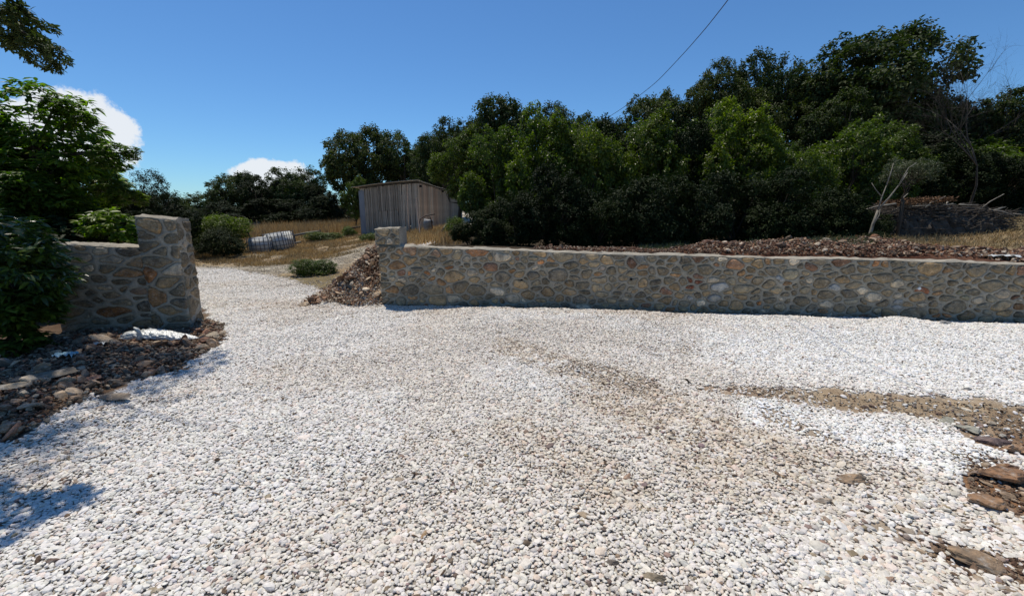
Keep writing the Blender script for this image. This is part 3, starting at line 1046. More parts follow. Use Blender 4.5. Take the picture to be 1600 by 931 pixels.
masonry('', lwall, EO, -lw_nrm, lw_dir, .38, -.05, lambda s: zq_ - .02, 16, 1.3, .016, np.random.default_rng(23), LCOL, proud=.010)
SO = PO.copy()
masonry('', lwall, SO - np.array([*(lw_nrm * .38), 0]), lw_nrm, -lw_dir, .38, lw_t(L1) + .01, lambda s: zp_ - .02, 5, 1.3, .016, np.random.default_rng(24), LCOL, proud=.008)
reparent_fix(lwall)

# ------------------------------------------------------------------ rocks
def rock_mesh(rng, name='rock', sub=2, flat=1.0, cuts=7, nz=0.0):
    from mathutils import noise as mn
    # icosphere cut by random planes: angular broken stone
    import bmesh
    bm = bmesh.new()
    bmesh.ops.create_icosphere(bm, subdivisions=sub, radius=1.0)
    V = np.array([v.co[:] for v in bm.verts])
    for _ in range(cuts):
        nrm = rng.normal(size=3); nrm /= np.linalg.norm(nrm)
        dd = rng.uniform(.38, .80)
        over_ = np.clip(V @ nrm - dd, 0, None)
        V = V - over_[:, None] * nrm
    if nz:
        so = rng.uniform(0, 90)
        V = V * (1 + nz * np.array([mn.fractal(Vector(v * 1.6) + Vector((so, 0, 0)), .7, 2.2, 6) for v in V]))[:, None]
        V = V * (1 + nz * .35 * np.array([abs(mn.noise(Vector((v[0] * 3, v[1] * 3, v[2] * 11)) + Vector((so, 5, 0)))) for v in V]))[:, None]
    V = V * (rng.uniform(1.0, 1.5), rng.uniform(.75, 1.0), rng.uniform(.45, .8) * flat)
    V = V + rng.normal(0, .012 if not nz else .004, V.shape)
    for v, c_ in zip(bm.verts, V):
        v.co = c_
    me = bpy.data.meshes.new(name)
    bm.to_mesh(me); bm.free()
    return me


rr = np.random.default_rng(31)
ROCKS = [rock_mesh(rr, 'stone', 2, .85, 12) for _ in range(12)]
for m_ in ROCKS: m_.materials.append(M_ROCK)
BIGROCKS = [rock_mesh(rr, 'rock', 4, .9, 13, .16) for _ in range(8)]
for m_ in BIGROCKS: m_.materials.append(M_ROCK)
RUB_L = [(.21, .125, .08), (.27, .185, .12), (.34, .26, .18), (.18, .125, .085), (.40, .33, .24), (.23, .12, .075), (.17, .14, .11)]
RUB_R = [(.20, .105, .062), (.14, .070, .045), (.36, .26, .17), (.10, .06, .042), (.48, .39, .29), (.27, .13, .07), (.17, .12, .08), (.13, .068, .042), (.16, .095, .06)]


def heap(name, label, base, sampler, nbig, nsmall, big, small, cols, rng, lift=.0, tilt=.5, cat='rubble heap'):
    t_ = thing(name, label, cat, base)
    P = sampler(nbig, rng)
    z = terrain(P[:, 0], P[:, 1])
    for i in range(len(P)):
        s_ = rng.uniform(*big) * (1.0 if rng.random() > .12 else 1.5)
        o = bpy.data.objects.new('stone', ROCKS[rng.integers(len(ROCKS))])
        COL.objects.link(o)
        o.parent = t_
        o.location = (P[i, 0] - base[0], P[i, 1] - base[1], z[i] + s_ * .28 + lift * rng.random() - base[2])
        o.rotation_euler = (rng.normal(0, tilt), rng.normal(0, tilt), rng.uniform(0, 6.28))
        o.scale = (s_, s_, s_)
        c_ = np.array(cols[rng.integers(len(cols))]) * rng.uniform(.75, 1.25)
        o.color = (*c_, 1)
    P = sampler(nsmall, rng)
    n = len(P)
    z = terrain(P[:, 0], P[:, 1]) + rng.uniform(0, 1, n) * (lift * .8 + .008)
    s_ = rng.uniform(*small, n)
    scl = np.stack([s_ * rng.uniform(1, 1.6, n), s_, s_ * rng.uniform(.5, .9, n)], 1)
    rot = np.stack([rng.normal(0, .5, n), rng.normal(0, .5, n), rng.uniform(0, 6.28, n)], 1)
    C = np.array(cols)[rng.integers(0, len(cols), n)] * rng.uniform(.65, 1.25, (n, 1))
    o = scatter('stone_chips', P * 1.0 if P.shape[1] == 3 else np.stack([P[:, 0] - base[0], P[:, 1] - base[1], z - base[2]], 1), rot, scl, C, T_CHIP, 9, rng, M_ROCKI, kind='stuff')
    o.parent = t_
    return t_


def px_sampler(poly, mask=None, zfun=None):
    """points on the ground inside a polygon given by its corners in the view"""
    W_ = np.array([atz(px, py, 0.02)[:2] for px, py in poly])
    def f(n, rng):
        lo, hi = W_.min(0), W_.max(0)
        out = []
        while len(out) < n:
            p = rng.uniform(lo, hi)
            c = False
            j = len(W_) - 1
            for i in range(len(W_)):
                if (W_[i, 1] > p[1]) != (W_[j, 1] > p[1]) and p[0] < (W_[j, 0] - W_[i, 0]) * (p[1] - W_[i, 1]) / (W_[j, 1] - W_[i, 1]) + W_[i, 0]:
                    c = not c
                j = i
            if c and (mask is None or mask(p)):
                out.append(p)
        return np.array(out)
    return f


left_poly = [(-150, 560), (-60, 545), (60, 540), (130, 522), (200, 512), (290, 515), (322, 500), (350, 505), (348, 530), (312, 555), (268, 578), (205, 598), (140, 630), (70, 668), (0, 694), (-120, 740), (-260, 770)]
heap('rubble_heap', 'brown broken stone rubble spread at the foot of the gate wall by the shrub', (-4.3, 4.2, 0.0), px_sampler(left_poly), 270, 9000, (.022, .080), (.006, .022), RUB_L, np.random.default_rng(41), lift=.05)
gate_poly = [(470, 452), (500, 440), (560, 420), (597, 415), (598, 470), (575, 466), (540, 458)]
gate_s = px_sampler([(478, 446), (505, 438), (556, 425), (592, 425), (596, 468), (572, 464), (530, 458)])


def gate_sampler(n, rng):
    out = []
    while len(out) < n:
        s = rng.uniform(-1.7, 0.02); d = rng.uniform(-.15, 1.9)
        if d < -0.1 - 0.0 * s and rng.random() > .5: continue
        if (s + 1.5) < .75 * max(0, d - .9): continue
        out.append(RW0[:2] + rw_dir * s - rw_nrm * d)
    return np.array(out)


heap('rubble_heap', 'reddish rubble and soil heap against the left end of the long wall', (RW0[0] - .8, RW0[1] + .6, 0.0), gate_sampler, 120, 5200, (.022, .085), (.006, .021), [(.30, .185, .115), (.22, .125, .08), (.44, .34, .23), (.18, .11, .07), (.55, .47, .36), (.33, .19, .11), (.38, .28, .19)], np.random.default_rng(43), lift=.09)


def bank_sampler(s0, s1, d0, d1):
    def f(n, rng):
        s = s0 + (s1 - s0) * rng.random(n) ** .8
        d = d0 + (d1 - d0) * rng.beta(1.4, 1.4, n)
        return RW0[:2][None] + rw_dir[None] * s[:, None] - rw_nrm[None] * d[:, None]
    return f


heap('rubble_heap', 'low strip of pinkish stone spoil behind the middle of the long wall', (RW0[0] + 4, RW0[1] + .2, .85), bank_sampler(2.6, 5.6, .35, 1.1), 70, 3000, (.016, .040), (.006, .018), RUB_R, np.random.default_rng(45), lift=.05)
heap('rubble_heap', 'red brown stone spoil bank behind the right part of the long wall', (RW0[0] + 7, RW0[1] - .2, .9), bank_sampler(5.3, 8.6, .35, 1.6), 150, 6500, (.02, .075), (.007, .022), RUB_R, np.random.default_rng(47), lift=.06)
heap('rubble_heap', 'scattered stones in the dry grass behind the right end of the wall', (RW0[0] + 9, RW0[1] - .5, .9), bank_sampler(8.3, 11.0, .35, 1.3), 60, 900, (.03, .07), (.012, .03), RUB_R, np.random.default_rng(49), lift=.04)
# debris on the bare strip in the gravel
strip = px_sampler([(1085, 596), (1250, 606), (1400, 618), (1600, 636), (1720, 650), (1720, 720), (1600, 712), (1500, 668), (1380, 640), (1250, 624)])
heap('stone_scatter', 'flat brown stones on the bare mud strip in the gravel at right', (3.3, 3.6, 0.0), strip, 70, 1500, (.012, .036), (.003, .009), [(.46, .40, .31), (.50, .45, .36), (.40, .33, .24), (.24, .19, .14), (.29, .25, .19), (.17, .11, .075), (.30, .28, .22), (.15, .09, .06)], np.random.default_rng(51), lift=.0, tilt=.10, cat='stones')
strip2 = px_sampler([(1500, 700), (1600, 735), (1690, 790), (1690, 940), (1600, 925), (1480, 880), (1420, 850), (1530, 845), (1600, 860), (1600, 800), (1520, 780)])
heap('stone_scatter', 'brown earth stones among the white gravel at the lower right corner', (2.7, 2.2, 0.0), strip2, 60, 1300, (.012, .034), (.005, .014), [(.20, .13, .085), (.27, .19, .12), (.14, .08, .05), (.33, .25, .17)], np.random.default_rng(53), lift=.0, tilt=.2, cat='stones')

# loose single rocks lying on the gravel
LOOSE = [  # px, py, half width px, flat, rz, colour, label
    (1333, 743, 23, .55, -.25, (.25, .18, .12), 'long brown stone lying alone on the dirty gravel right of centre'),
    (1562, 745, 36, .95, -.4, (.26, .15, .085), 'large orange brown rock half sunk at the right edge of the gravel'),
    (1545, 778, 30, .8, .3, (.30, .18, .10), 'broad orange brown rock in front of the large rock near the right edge'),
    (1588, 700, 30, .6, .4, (.38, .23, .13), 'tan orange rock at the right edge just above the white gravel'),
    (1552, 688, 26, .5, -.1, (.15, .11, .10), 'dark purplish flat rock beside the tan rock by the bare strip'),
    (1512, 667, 34, .22, -.2, (.31, .30, .24), 'flat pale grey green slab on the edge of the bare strip'),
    (1478, 657, 18, .22, .5, (.28, .27, .21), 'small pale green slab left of the bigger flat slab'),
    (1545, 872, 42, .42, -.35, (.24, .17, .11), 'long flat brown rock among gravel near the lower right corner'),
    (1024, 893, 20, .5, -.45, (.30, .24, .16), 'tan angular stone in the gravel at the bottom right of centre'),
    (661, 828, 9, .8, 1.2, (.36, .24, .13), 'small orange tan stone in the white gravel near the bottom centre'),
    (482, 858, 8, .9, .3, (.12, .105, .09), 'small round dark stone in the white gravel at bottom left of centre'),
    (487, 884, 14, .6, .2, (.34, .32, .25), 'pale beige flat stone below the small round dark stone'),
    (877, 653, 7, .8, .2, (.14, .105, .08), 'small dark stone alone on the gravel in the middle'),
    (952, 683, 7, .8, .9, (.19, .12, .08), 'small reddish brown stone right of the dark one in the middle'),
    (981, 736, 10, .7, .7, (.29, .19, .13), 'pinkish brown stone at the centre of the dirty gravel'),
    (914, 797, 12, .7, -.3, (.30, .24, .17), 'tan stone in the dirty gravel below centre'),
    (958, 868, 12, .6, -.3, (.16, .13, .10), 'dark brown stone left above the tan angular stone'),
    (1285, 773, 15, .6, -.2, (.30, .24, .18), 'beige stone with a dark side below the long brown stone'),
    (1300, 806, 13, .4, -.6, (.25, .17, .11), 'thin brown sliver of stone below the beige stone'),
    (1265, 911, 12, .6, .1, (.13, .09, .07), 'dark stone near the bottom edge right of centre'),
    (1388, 897, 15, .6, .3, (.27, .19, .14), 'brown stone beside a pebble cluster at the lower right'),
    (1352, 709, 10, .5, .2, (.40, .30, .22), 'flat pink stone lying on the white gravel patch'),
    (1478, 507, 9, .7, .1, (.34, .33, .31), 'grey stone on the gravel crest at the foot of the long wall'),
    (1512, 605, 8, .8, .1, (.12, .12, .12), 'dark grey stone on clean white gravel above the bare strip'),
    (103, 748, 8, .9, .4, (.19, .13, .10), 'small brown stone on the white gravel at the left'),
    (80, 873, 12, .7, .0, (.18, .12, .09), 'brown stone between white pebbles at the lower left'),
    (243, 918, 12, .7, .3, (.30, .25, .17), 'yellowish stone at the bottom edge left of centre'),
    (1193, 796, 9, .6, .0, (.16, .10, .07), 'dark red brown stone on the dirty gravel right of centre'),
    (855, 648, 0, 1, 0, None, None),
]
for i, (px, py, hw, fl, rz, c_, lab) in enumerate(LOOSE):
    if c_ is None: continue
    p = atz(px, py, .03)
    dep = p[1] * CP + (EYE - .03) * SP
    r_ = hw / F * dep / 1.25
    o = link('loose_rock', BIGROCKS[i % len(BIGROCKS)], None, label=lab, cat='rock', color=c_)
    o.location = (p[0], p[1], g(p[0], p[1]) + r_ * .30 * fl + .006)
    o.rotation_euler = (rr.normal(0, .12), rr.normal(0, .12), rz)
    o.scale = (r_, r_ * .85, r_ * min(1.0, fl * 1.5))

# three boulders of the left spoil large enough to single out
for (px, py, hw, fl, rz, c_, lab) in (
        (70, 598, 34, .6, .4, (.19, .16, .12), 'big flat grey brown boulder in the left rubble near the shrub'),
        (180, 618, 26, .55, -.3, (.20, .16, .12), 'flat brown boulder in the rubble nearest the white gravel'),
        (15, 612, 26, .7, .2, (.30, .25, .18), 'pale tan boulder at the left edge of the rubble'),
        (248, 548, 12, 1.0, .5, (.11, .10, .09), 'dark upright stone standing in the rubble before the gate wall'),
        (165, 525, 14, .5, .1, (.24, .20, .15), 'flat slab at the foot of the gate wall left of the white sack')):
    p = atz(px, py, .08)
    r_ = hw / F * (p[1] * CP + 1.5 * SP) / 1.2
    o = link('boulder', BIGROCKS[(hw * 3) % len(BIGROCKS)], None, label=lab, cat='rock', color=c_)
    o.location = (p[0], p[1], g(p[0], p[1]) + r_ * .3)
    o.rotation_euler = (.1, -.1, rz)
    o.scale = (r_, r_ * .8, r_ * fl)

# ------------------------------------------------------------------ foliage
def leaves(P, N, T, L, wr, rng, fancy=False):
    """build leaf faces. P base points, N normals, T tip directions, L lengths"""
    n = len(P)
    N = N / (np.linalg.norm(N, axis=1)[:, None] + 1e-9)
    T = T - (T * N).sum(1)[:, None] * N
    T /= np.linalg.norm(T, axis=1)[:, None] + 1e-9
    B = np.cross(N, T)
    L = L[:, None]
    w = L * wr
    if not fancy:
        V = np.stack([P, P + T * L * .45 + B * w * .5 + N * w * .12, P + T * L - N * L * .12, P + T * L * .5 - B * w * .5 + N * w * .12], 1).reshape(-1, 3)
        i = np.arange(n)[:, None] * 4
        return V, [i + np.array([[0, 1, 2, 3]])]
    dr = -N * L * .16
    V = np.stack([P, P + T * L * .3 + B * w * .46 + N * w * .14, P + T * L * .68 + B * w * .40 + N * w * .10 + dr * .4, P + T * L + dr,
                  P + T * L * .68 - B * w * .40 + N * w * .10 + dr * .4, P + T * L * .3 - B * w * .46 + N * w * .14, P + T * L * .34, P + T * L * .68 + dr * .4], 1).reshape(-1, 3)
    i = np.arange(n)[:, None] * 8
    f4 = np.concatenate([i + np.array([[6, 7, 2, 1]]), i + np.array([[5, 4, 7, 6]])])
    f3 = np.concatenate([i + np.array([[0, 6, 1]]), i + np.array([[0, 5, 6]]), i + np.array([[7, 3, 2]]), i + np.array([[4, 3, 7]])])
    return V, [f4, f3]


def rdir(n, rng):
    v = rng.normal(size=(n, 3))
    return v / np.linalg.norm(v, axis=1)[:, None]


def crown(name, rng, R, nlobes, ncl, per, leaf, wr=.55, fancy=False, clr=.11, lobe=.42, spread=.62, up=.7, bottom=-.75, whorl=False, shoots=0):
    """crown centred on the origin, half sizes R; returns mesh and lobe centres"""
    R = np.array(R, float)
    lc = []
    while len(lc) < nlobes:
        d = rdir(1, rng)[0]
        if d[2] < bottom: continue
        lc.append(d * rng.uniform(.25, 1) ** .5 * spread)
    lc = np.array(lc); lr = rng.uniform(.75, 1.15, nlobes) * lobe
    C, DN = [], []
    while len(C) < ncl:
        k = rng.integers(nlobes)
        d = rdir(1, rng)[0]
        if d[2] < -.8: continue
        p = lc[k] + d * lr[k] * rng.uniform(.72, 1.08)
        inside = (np.linalg.norm(lc - p, axis=1) < lr * .72).any()
        if inside and rng.random() > .3: continue
        C.append(p); DN.append(d)
    for _ in range(shoots):
        k = rng.integers(len(C))
        if C[k][2] < .25: continue
        q = C[k].copy(); st_ = np.array([rng.normal(0, .03), rng.normal(0, .03), .034])
        for j in range(rng.integers(3, 8)):
            q = q + st_ * rng.uniform(.8, 1.3)
            C.append(q.copy()); DN.append(np.array([0, 0, 1.0]))
    ncl = len(C)
    C = np.array(C) * R; DN = np.array(DN)
    m = ncl * per
    ci = np.repeat(np.arange(ncl), per)
    cr = clr * R.mean() * rng.uniform(.6, 1.3, ncl)[ci]
    off = rdir(m, rng) * (rng.random(m) ** .45)[:, None]
    off[:, 2] *= .7
    P = C[ci] + off * cr[:, None]
    if whorl:
        T = off + DN[ci] * .3 + rdir(m, rng) * .25
        T[:, 2] *= .5
        P = C[ci] + off * cr[:, None] * .35
        N = np.array([0, 0, 1.0]) * 1.0 + rdir(m, rng) * .45 + DN[ci] * .2
    else:
        N = np.array([0, 0, up]) + rdir(m, rng) * .75 + DN[ci] * .45
        T = rdir(m, rng) + DN[ci] * .6 + np.array([0, 0, -.35])
    Ls = leaf * rng.uniform(.65, 1.25, m)
    V, Fc = leaves(P, N, T, Ls, wr, rng, fancy)
    return mesh_np(name, V, Fc, False), lc * R


def limbs(name, rng, lc, base_z, r0, mat_=None, trunk_top=None, twigs=3):
    """trunk and limbs reaching from base (0,0,base_z) to lobe centres"""
    m = MB()
    tt = trunk_top if trunk_top is not None else base_z * .45
    P = [np.array([0, 0, base_z])]
    for k in range(1, 6):
        P.append(np.array([rng.normal(0, r0 * .7), rng.normal(0, r0 * .7), base_z + (tt - base_z) * k / 5]))
    m.tube(P, np.linspace(r0 * 1.25, r0 * .72, 6), 8)
    top = P[-1]
    for c_ in lc:
        s_ = P[rng.integers(3, 6)]
        mid = (s_ + c_) / 2 + rng.normal(0, .1, 3) * np.linalg.norm(c_ - s_)
        m.tube([s_, s_ * .6 + mid * .4 + rng.normal(0, .03, 3), mid, c_], [r0 * .5, r0 * .38, r0 * .26, r0 * .1], 6)
        for _ in range(twigs):
            e = c_ + rdir(1, rng)[0] * np.linalg.norm(c_) * .45
            m.tube([mid, (mid + e) / 2 + rng.normal(0, .05, 3), e], [r0 * .16, r0 * .1, r0 * .03], 4)
    return m.mesh(name, True)


cr = np.random.default_rng(61)
OAKS = []
for i in range(4):
    me, lc = crown('crown', cr, (3.2, 3.2, 2.9), 17, 620, 46, .16, .6, clr=.105, lobe=.36, spread=.68)
    OAKS.append((me, lc, limbs('trunk', cr, lc, -5.0, .22)))
HEDG = []
for i in range(5):
    me, lc = crown('crown', cr, (1.5, 1.4, 1.6), 16, 760, 34, .085, .55, clr=.11, lobe=.34, spread=.76, bottom=-1, shoots=22)
    HEDG.append((me, lc, limbs('trunk', cr, lc, -2.3, .075)))
BUSH = []
for i in range(3):
    me, lc = crown('crown', cr, (1.0, .9, .8), 10, 420, 34, .06, .45, clr=.15, lobe=.42, spread=.58, bottom=-.6)
    BUSH.append((me, lc, limbs('trunk', cr, lc, -.85, .03)))
WISP = []
for i in range(2):
    me, lc = crown('crown', cr, (1.5, 1.4, 1.4), 14, 300, 22, .10, .35, clr=.13, lobe=.33, spread=.72, bottom=-.9)
    WISP.append((me, lc, limbs('trunk', cr, lc, -2.3, .06, twigs=6)))
SETS = {'oak': (OAKS, (3.2, 3.2, 2.9)), 'hedge': (HEDG, (1.5, 1.4, 1.6)), 'bush': (BUSH, (1.0, .9, .8)), 'wisp': (WISP, (1.5, 1.4, 1.4))}
_matcopy = {}


def with_mat(me, mat_):
    key = (me.name, mat_.name)
    if key not in _matcopy:
        if len(me.materials) == 0:
            me.materials.append(mat_); _matcopy[key] = me
        elif me.materials[0] == mat_:
            _matcopy[key] = me
        else:
            _matcopy[key] = None      # material assigned on the object instead
    return _matcopy[key]


def put(name, me, mat_, parent, loc, rot, scale):
    o = bpy.data.objects.new(name, me)
    if len(me.materials) == 0: me.materials.append(mat_)
    COL.objects.link(o)
    o.parent = parent
    o.location = loc; o.rotation_euler = rot; o.scale = scale
    if me.materials[0] != mat_:
        o.material_slots[0].link = 'OBJECT'
        o.material_slots[0].material = mat_
    return o


def tree(kind, name, label, cat, px, top, hw, bot, Y, leafmat, var, group=None, bark=None, rz=0.0, fill=1.06):
    pts, (rx0, ry0, rz0) = SETS[kind]
    me, lc, tr = pts[var % len(pts)]
    c = at(px, (top + bot) / 2, Y)
    c[0] = at(px, top * .62 + bot * .38, Y)[0]
    zt = at(px, top, Y)[2]; zb = at(px, bot, Y)[2]
    half = (zt - zb) / 2
    rx = hw / (abs(proj(c[0] + 1, Y, c[2])[0] - proj(c[0], Y, c[2])[0]))
    gz = g(c[0], Y)
    t_ = thing(name, label, cat, (c[0], Y, gz), 0, group)
    sx = rx / rx0 * fill; sz = half / rz0 * fill
    sy = (sx * .6 + sz * .4)
    h = (zt + zb) / 2 - gz
    rot = (0, 0, rz + var * 1.7)
    put('crown', me, leafmat, t_, (0, 0, h), rot, (sx, sy, sz))
    # trunk reaches the ground whatever the crown scale
    o = put('trunk', tr, bark or M_BARK, t_, (0, 0, h), rot, (sx, sy, sz))
    base0 = {'oak': -5.0, 'hedge': -2.3, 'bush': -.85, 'wisp': -2.3}[kind]
    if h + base0 * sz > 0.0:
        # continue the trunk down to the ground
        r0 = {'oak': .22, 'hedge': .075, 'bush': .03, 'wisp': .06}[kind] * sx * 1.3
        MB().tube([(0, 0, -.2), (.02, .01, (h + base0 * sz) * .5), (0, 0, h + base0 * sz + .1)], [r0 * 1.25, r0 * 1.1, r0], 8).obj('trunk', bark or M_BARK, t_, smooth=True)
    return t_


GB = 'oak trees in the wood behind the yard'
T = [
    # far left background
    ('oak', 'oak_tree', 'low dark tree on the skyline just right of the gate pillar top', 'tree', 292, 300, 42, 372, 46, M_OAK, 0),
    ('oak', 'oak_tree', 'low dark tree on the skyline above the raised gate pillar', 'tree', 232, 302, 40, 380, 42, M_OAK, 1),
    ('oak', 'oak_tree', 'dark round tree left of the small cloud at the field edge', 'tree', 368, 262, 50, 352, 38, M_OAK, 2),
    ('oak', 'oak_tree', 'dark tree directly below the small cloud, lower than its neighbours', 'tree', 418, 272, 46, 356, 36, M_DARK, 3),
    ('oak', 'oak_tree', 'dark tree below the right end of the small cloud', 'tree', 464, 259, 50, 352, 37, M_OAK, 0),
    ('oak', 'oak_tree', 'dark tree filling the gap left of the tall tree behind the shed', 'tree', 505, 282, 36, 355, 34, M_DARK, 1),
    ('oak', 'oak_tree', 'tall tree with sky gaps standing behind the left side of the shed', 'tree', 560, 186, 66, 330, 32, M_OAK, 2),
    ('oak', 'oak_tree', 'tree behind the shed roof ridge, lower than the tall one', 'tree', 645, 202, 56, 335, 33, M_OAK, 3),
    ('hedge', 'young_tree', 'small yellowish green tree at the left corner of the shed', 'tree', 553, 278, 22, 345, 24, M_HEDGE, 0),
    # behind the central thicket
    ('oak', 'oak_tree', 'dark tree at the left shoulder of the central thicket', 'tree', 715, 182, 48, 310, 27, M_OAK, 0),
    ('oak', 'oak_tree', 'dark crown rising highest above the left part of the thicket', 'tree', 795, 140, 66, 300, 25, M_OAK, 1),
    ('oak', 'oak_tree', 'dark crown right of the highest left crown, just above the thicket', 'tree', 890, 157, 48, 300, 26, M_OAK, 3),
    ('oak', 'oak_tree', 'dark tree crossed by the overhead cable', 'tree', 1018, 130, 54, 290, 23, M_OAK, 2),
    ('oak', 'oak_tree', 'dark tree with sky gaps right of the cable', 'tree', 1122, 94, 50, 260, 21, M_OAK, 0),
    ('oak', 'oak_tree', 'dark tree between the cable tree and the biggest crown', 'tree', 1215, 74, 56, 260, 21, M_OAK, 3),
    ('oak', 'oak_tree', 'left shoulder of foliage of a tree beside the biggest crown', 'tree', 1285, 104, 58, 260, 19.5, M_OAK, 1),
    ('oak', 'oak_tree', 'biggest and tallest dark oak at the right against the sky', 'tree', 1372, 22, 112, 250, 18.5, M_OAK, 2),
    ('oak', 'oak_tree', 'dark tree at the right edge below the bare branches', 'tree', 1566, 136, 80, 300, 17, M_OAK, 0),
    ('oak', 'oak_tree', 'dull tree filling under the bare branches near the right edge', 'tree', 1500, 166, 56, 310, 17.5, M_OAK, 3),
    ('oak', 'oak_tree', 'dark crown filling below the right flank of the biggest oak', 'tree', 1470, 135, 56, 300, 18, M_OAK, 1),
    ('oak', 'oak_tree', 'crown low in front of the biggest oak, its left side', 'tree', 1318, 140, 60, 290, 17.5, M_OAK, 0),
    ('oak', 'oak_tree', 'tree cut by the right edge of the picture', 'tree', 1640, 140, 80, 310, 16.5, M_OAK, 2),
    ('oak', 'oak_tree', 'dark tree filling between the cable tree and the thicket top', 'tree', 1062, 150, 50, 280, 22.5, M_OAK, 1),
    ('oak', 'oak_tree', 'dark tree low behind the middle of the thicket', 'tree', 950, 186, 46, 290, 24, M_OAK, 0),
    ('oak', 'oak_tree', 'dark tree between shed ridge tree and thicket', 'tree', 690, 200, 44, 320, 30, M_OAK, 1),
    ('oak', 'oak_tree', 'dark tree filling the skyline left of the highest left crown', 'tree', 752, 176, 44, 300, 26.5, M_OAK, 2),
    ('oak', 'oak_tree', 'dark tree behind the brightest thicket tree', 'tree', 1160, 128, 58, 280, 20, M_OAK, 2),
    # central thicket
    ('hedge', 'thicket_tree', 'small light green tree overhanging the right end of the shed', 'tree', 716, 205, 46, 318, 14.5, M_HEDGE, 0),
    ('hedge', 'thicket_tree', 'small tree second from the shed in the thicket', 'tree', 776, 198, 46, 380, 13.5, M_HEDGE, 1),
    ('hedge', 'thicket_tree', 'yellow green glossy tree left of centre of the thicket', 'tree', 846, 170, 56, 370, 12.8, M_YEL, 2),
    ('hedge', 'thicket_tree', 'glossy green tree with shoots above its crown in mid thicket', 'tree', 925, 165, 52, 372, 12.6, M_HEDGE, 3),
    ('hedge', 'thicket_tree', 'dark green tree in the middle of the thicket under the cable end', 'tree', 1005, 178, 58, 375, 12.4, M_HEDGE, 0),
    ('hedge', 'thicket_tree', 'dark hollow looking tree right of the thicket middle', 'tree', 1075, 190, 46, 375, 12.6, M_DARK, 1),
    ('hedge', 'thicket_tree', 'brightest yellow green tree of the right thicket', 'tree', 1148, 162, 62, 350, 12.2, M_YEL, 2),
    ('hedge', 'thicket_tree', 'small tree with silvery leaves right of the blue sheet', 'tree', 1245, 205, 50, 370, 11.6, M_HEDGE, 3),
    ('hedge', 'thicket_tree', 'olive green tree below the biggest oak', 'tree', 1325, 192, 60, 370, 11.8, M_HEDGE, 1),
    ('hedge', 'thicket_tree', 'dull green tree right of the olive one above the brushwood', 'tree', 1395, 205, 46, 320, 12.6, M_HEDGE, 0),
    ('hedge', 'thicket_tree', 'dark low tree behind the right half of the brushwood pile', 'tree', 1480, 230, 60, 345, 13, M_DARK, 2),
    ('hedge', 'thicket_tree', 'dark low tree at the right edge above the dry slope', 'tree', 1570, 225, 60, 335, 13, M_DARK, 3),
    # behind the gate wall
    ('wisp', 'thin_tree', 'thin dark tree with fine branches behind the gate pillar', 'tree', 238, 268, 40, 370, 14, M_DARK, 0),
    ('hedge', 'thicket_tree', 'dark tree behind the gate wall left of the pillar', 'tree', 205, 300, 45, 400, 12, M_DARK, 1),
    ('bush', 'green_bush', 'bright green leafy bush right of the gate pillar by the field', 'bush', 338, 330, 52, 392, 17, M_YEL, 0),
    ('bush', 'dark_bush', 'dark rounded bush in front of the bright bush by the pillar', 'bush', 345, 352, 52, 408, 15.5, M_DARK, 1),
    ('bush', 'small_bush', 'small grey green bush by the drive left of the rubble heap', 'bush', 489, 396, 38, 442, 10.9, M_HEDGE, 2),
    ('bush', 'small_bush', 'low weeds at the foot of the shed left corner', 'bush', 580, 362, 24, 386, 18, M_HEDGE, 0),
    ('bush', 'small_bush', 'grey green bush below the right end of the shed', 'bush', 716, 335, 26, 388, 13, M_HEDGE, 1),
    ('bush', 'small_bush', 'low green weeds beside the wooden rail in the field', 'bush', 505, 358, 32, 382, 20, M_HEDGE, 2),
    ('bush', 'small_bush', 'narrow green weeds between rail and shed', 'bush', 546, 352, 18, 374, 21.5, M_HEDGE, 1),
    ('bush', 'small_bush', 'dark bush at the foot of the pale forked tree', 'bush', 1366, 358, 26, 398, 8.0, M_DARK, 0),
    ('wisp', 'airy_bush', 'airy grey green foliage above the pale forked trunk', 'bush', 1420, 236, 40, 298, 9.4, M_GREYL, 1),
]
for (kind, nm, lab, cat, px, top, hw, bot, Y, lm, var) in T:
    tree(kind, nm, lab, cat, px, top, hw, bot, Y, lm, var)
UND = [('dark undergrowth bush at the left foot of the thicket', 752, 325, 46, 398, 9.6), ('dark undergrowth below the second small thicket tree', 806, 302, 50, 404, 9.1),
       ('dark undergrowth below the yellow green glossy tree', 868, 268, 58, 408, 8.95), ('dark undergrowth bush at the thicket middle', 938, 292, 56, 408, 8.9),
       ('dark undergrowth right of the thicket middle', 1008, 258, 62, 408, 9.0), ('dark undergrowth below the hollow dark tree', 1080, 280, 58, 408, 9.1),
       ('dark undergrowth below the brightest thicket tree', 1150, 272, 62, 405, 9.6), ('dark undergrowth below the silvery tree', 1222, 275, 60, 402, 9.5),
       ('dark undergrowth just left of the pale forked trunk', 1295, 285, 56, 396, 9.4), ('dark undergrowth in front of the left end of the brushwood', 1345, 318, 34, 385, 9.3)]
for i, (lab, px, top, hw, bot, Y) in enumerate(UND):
    tree('hedge', 'undergrowth_bush', lab, 'bush', px, top, hw, bot, Y, M_DARK, i, fill=1.12)
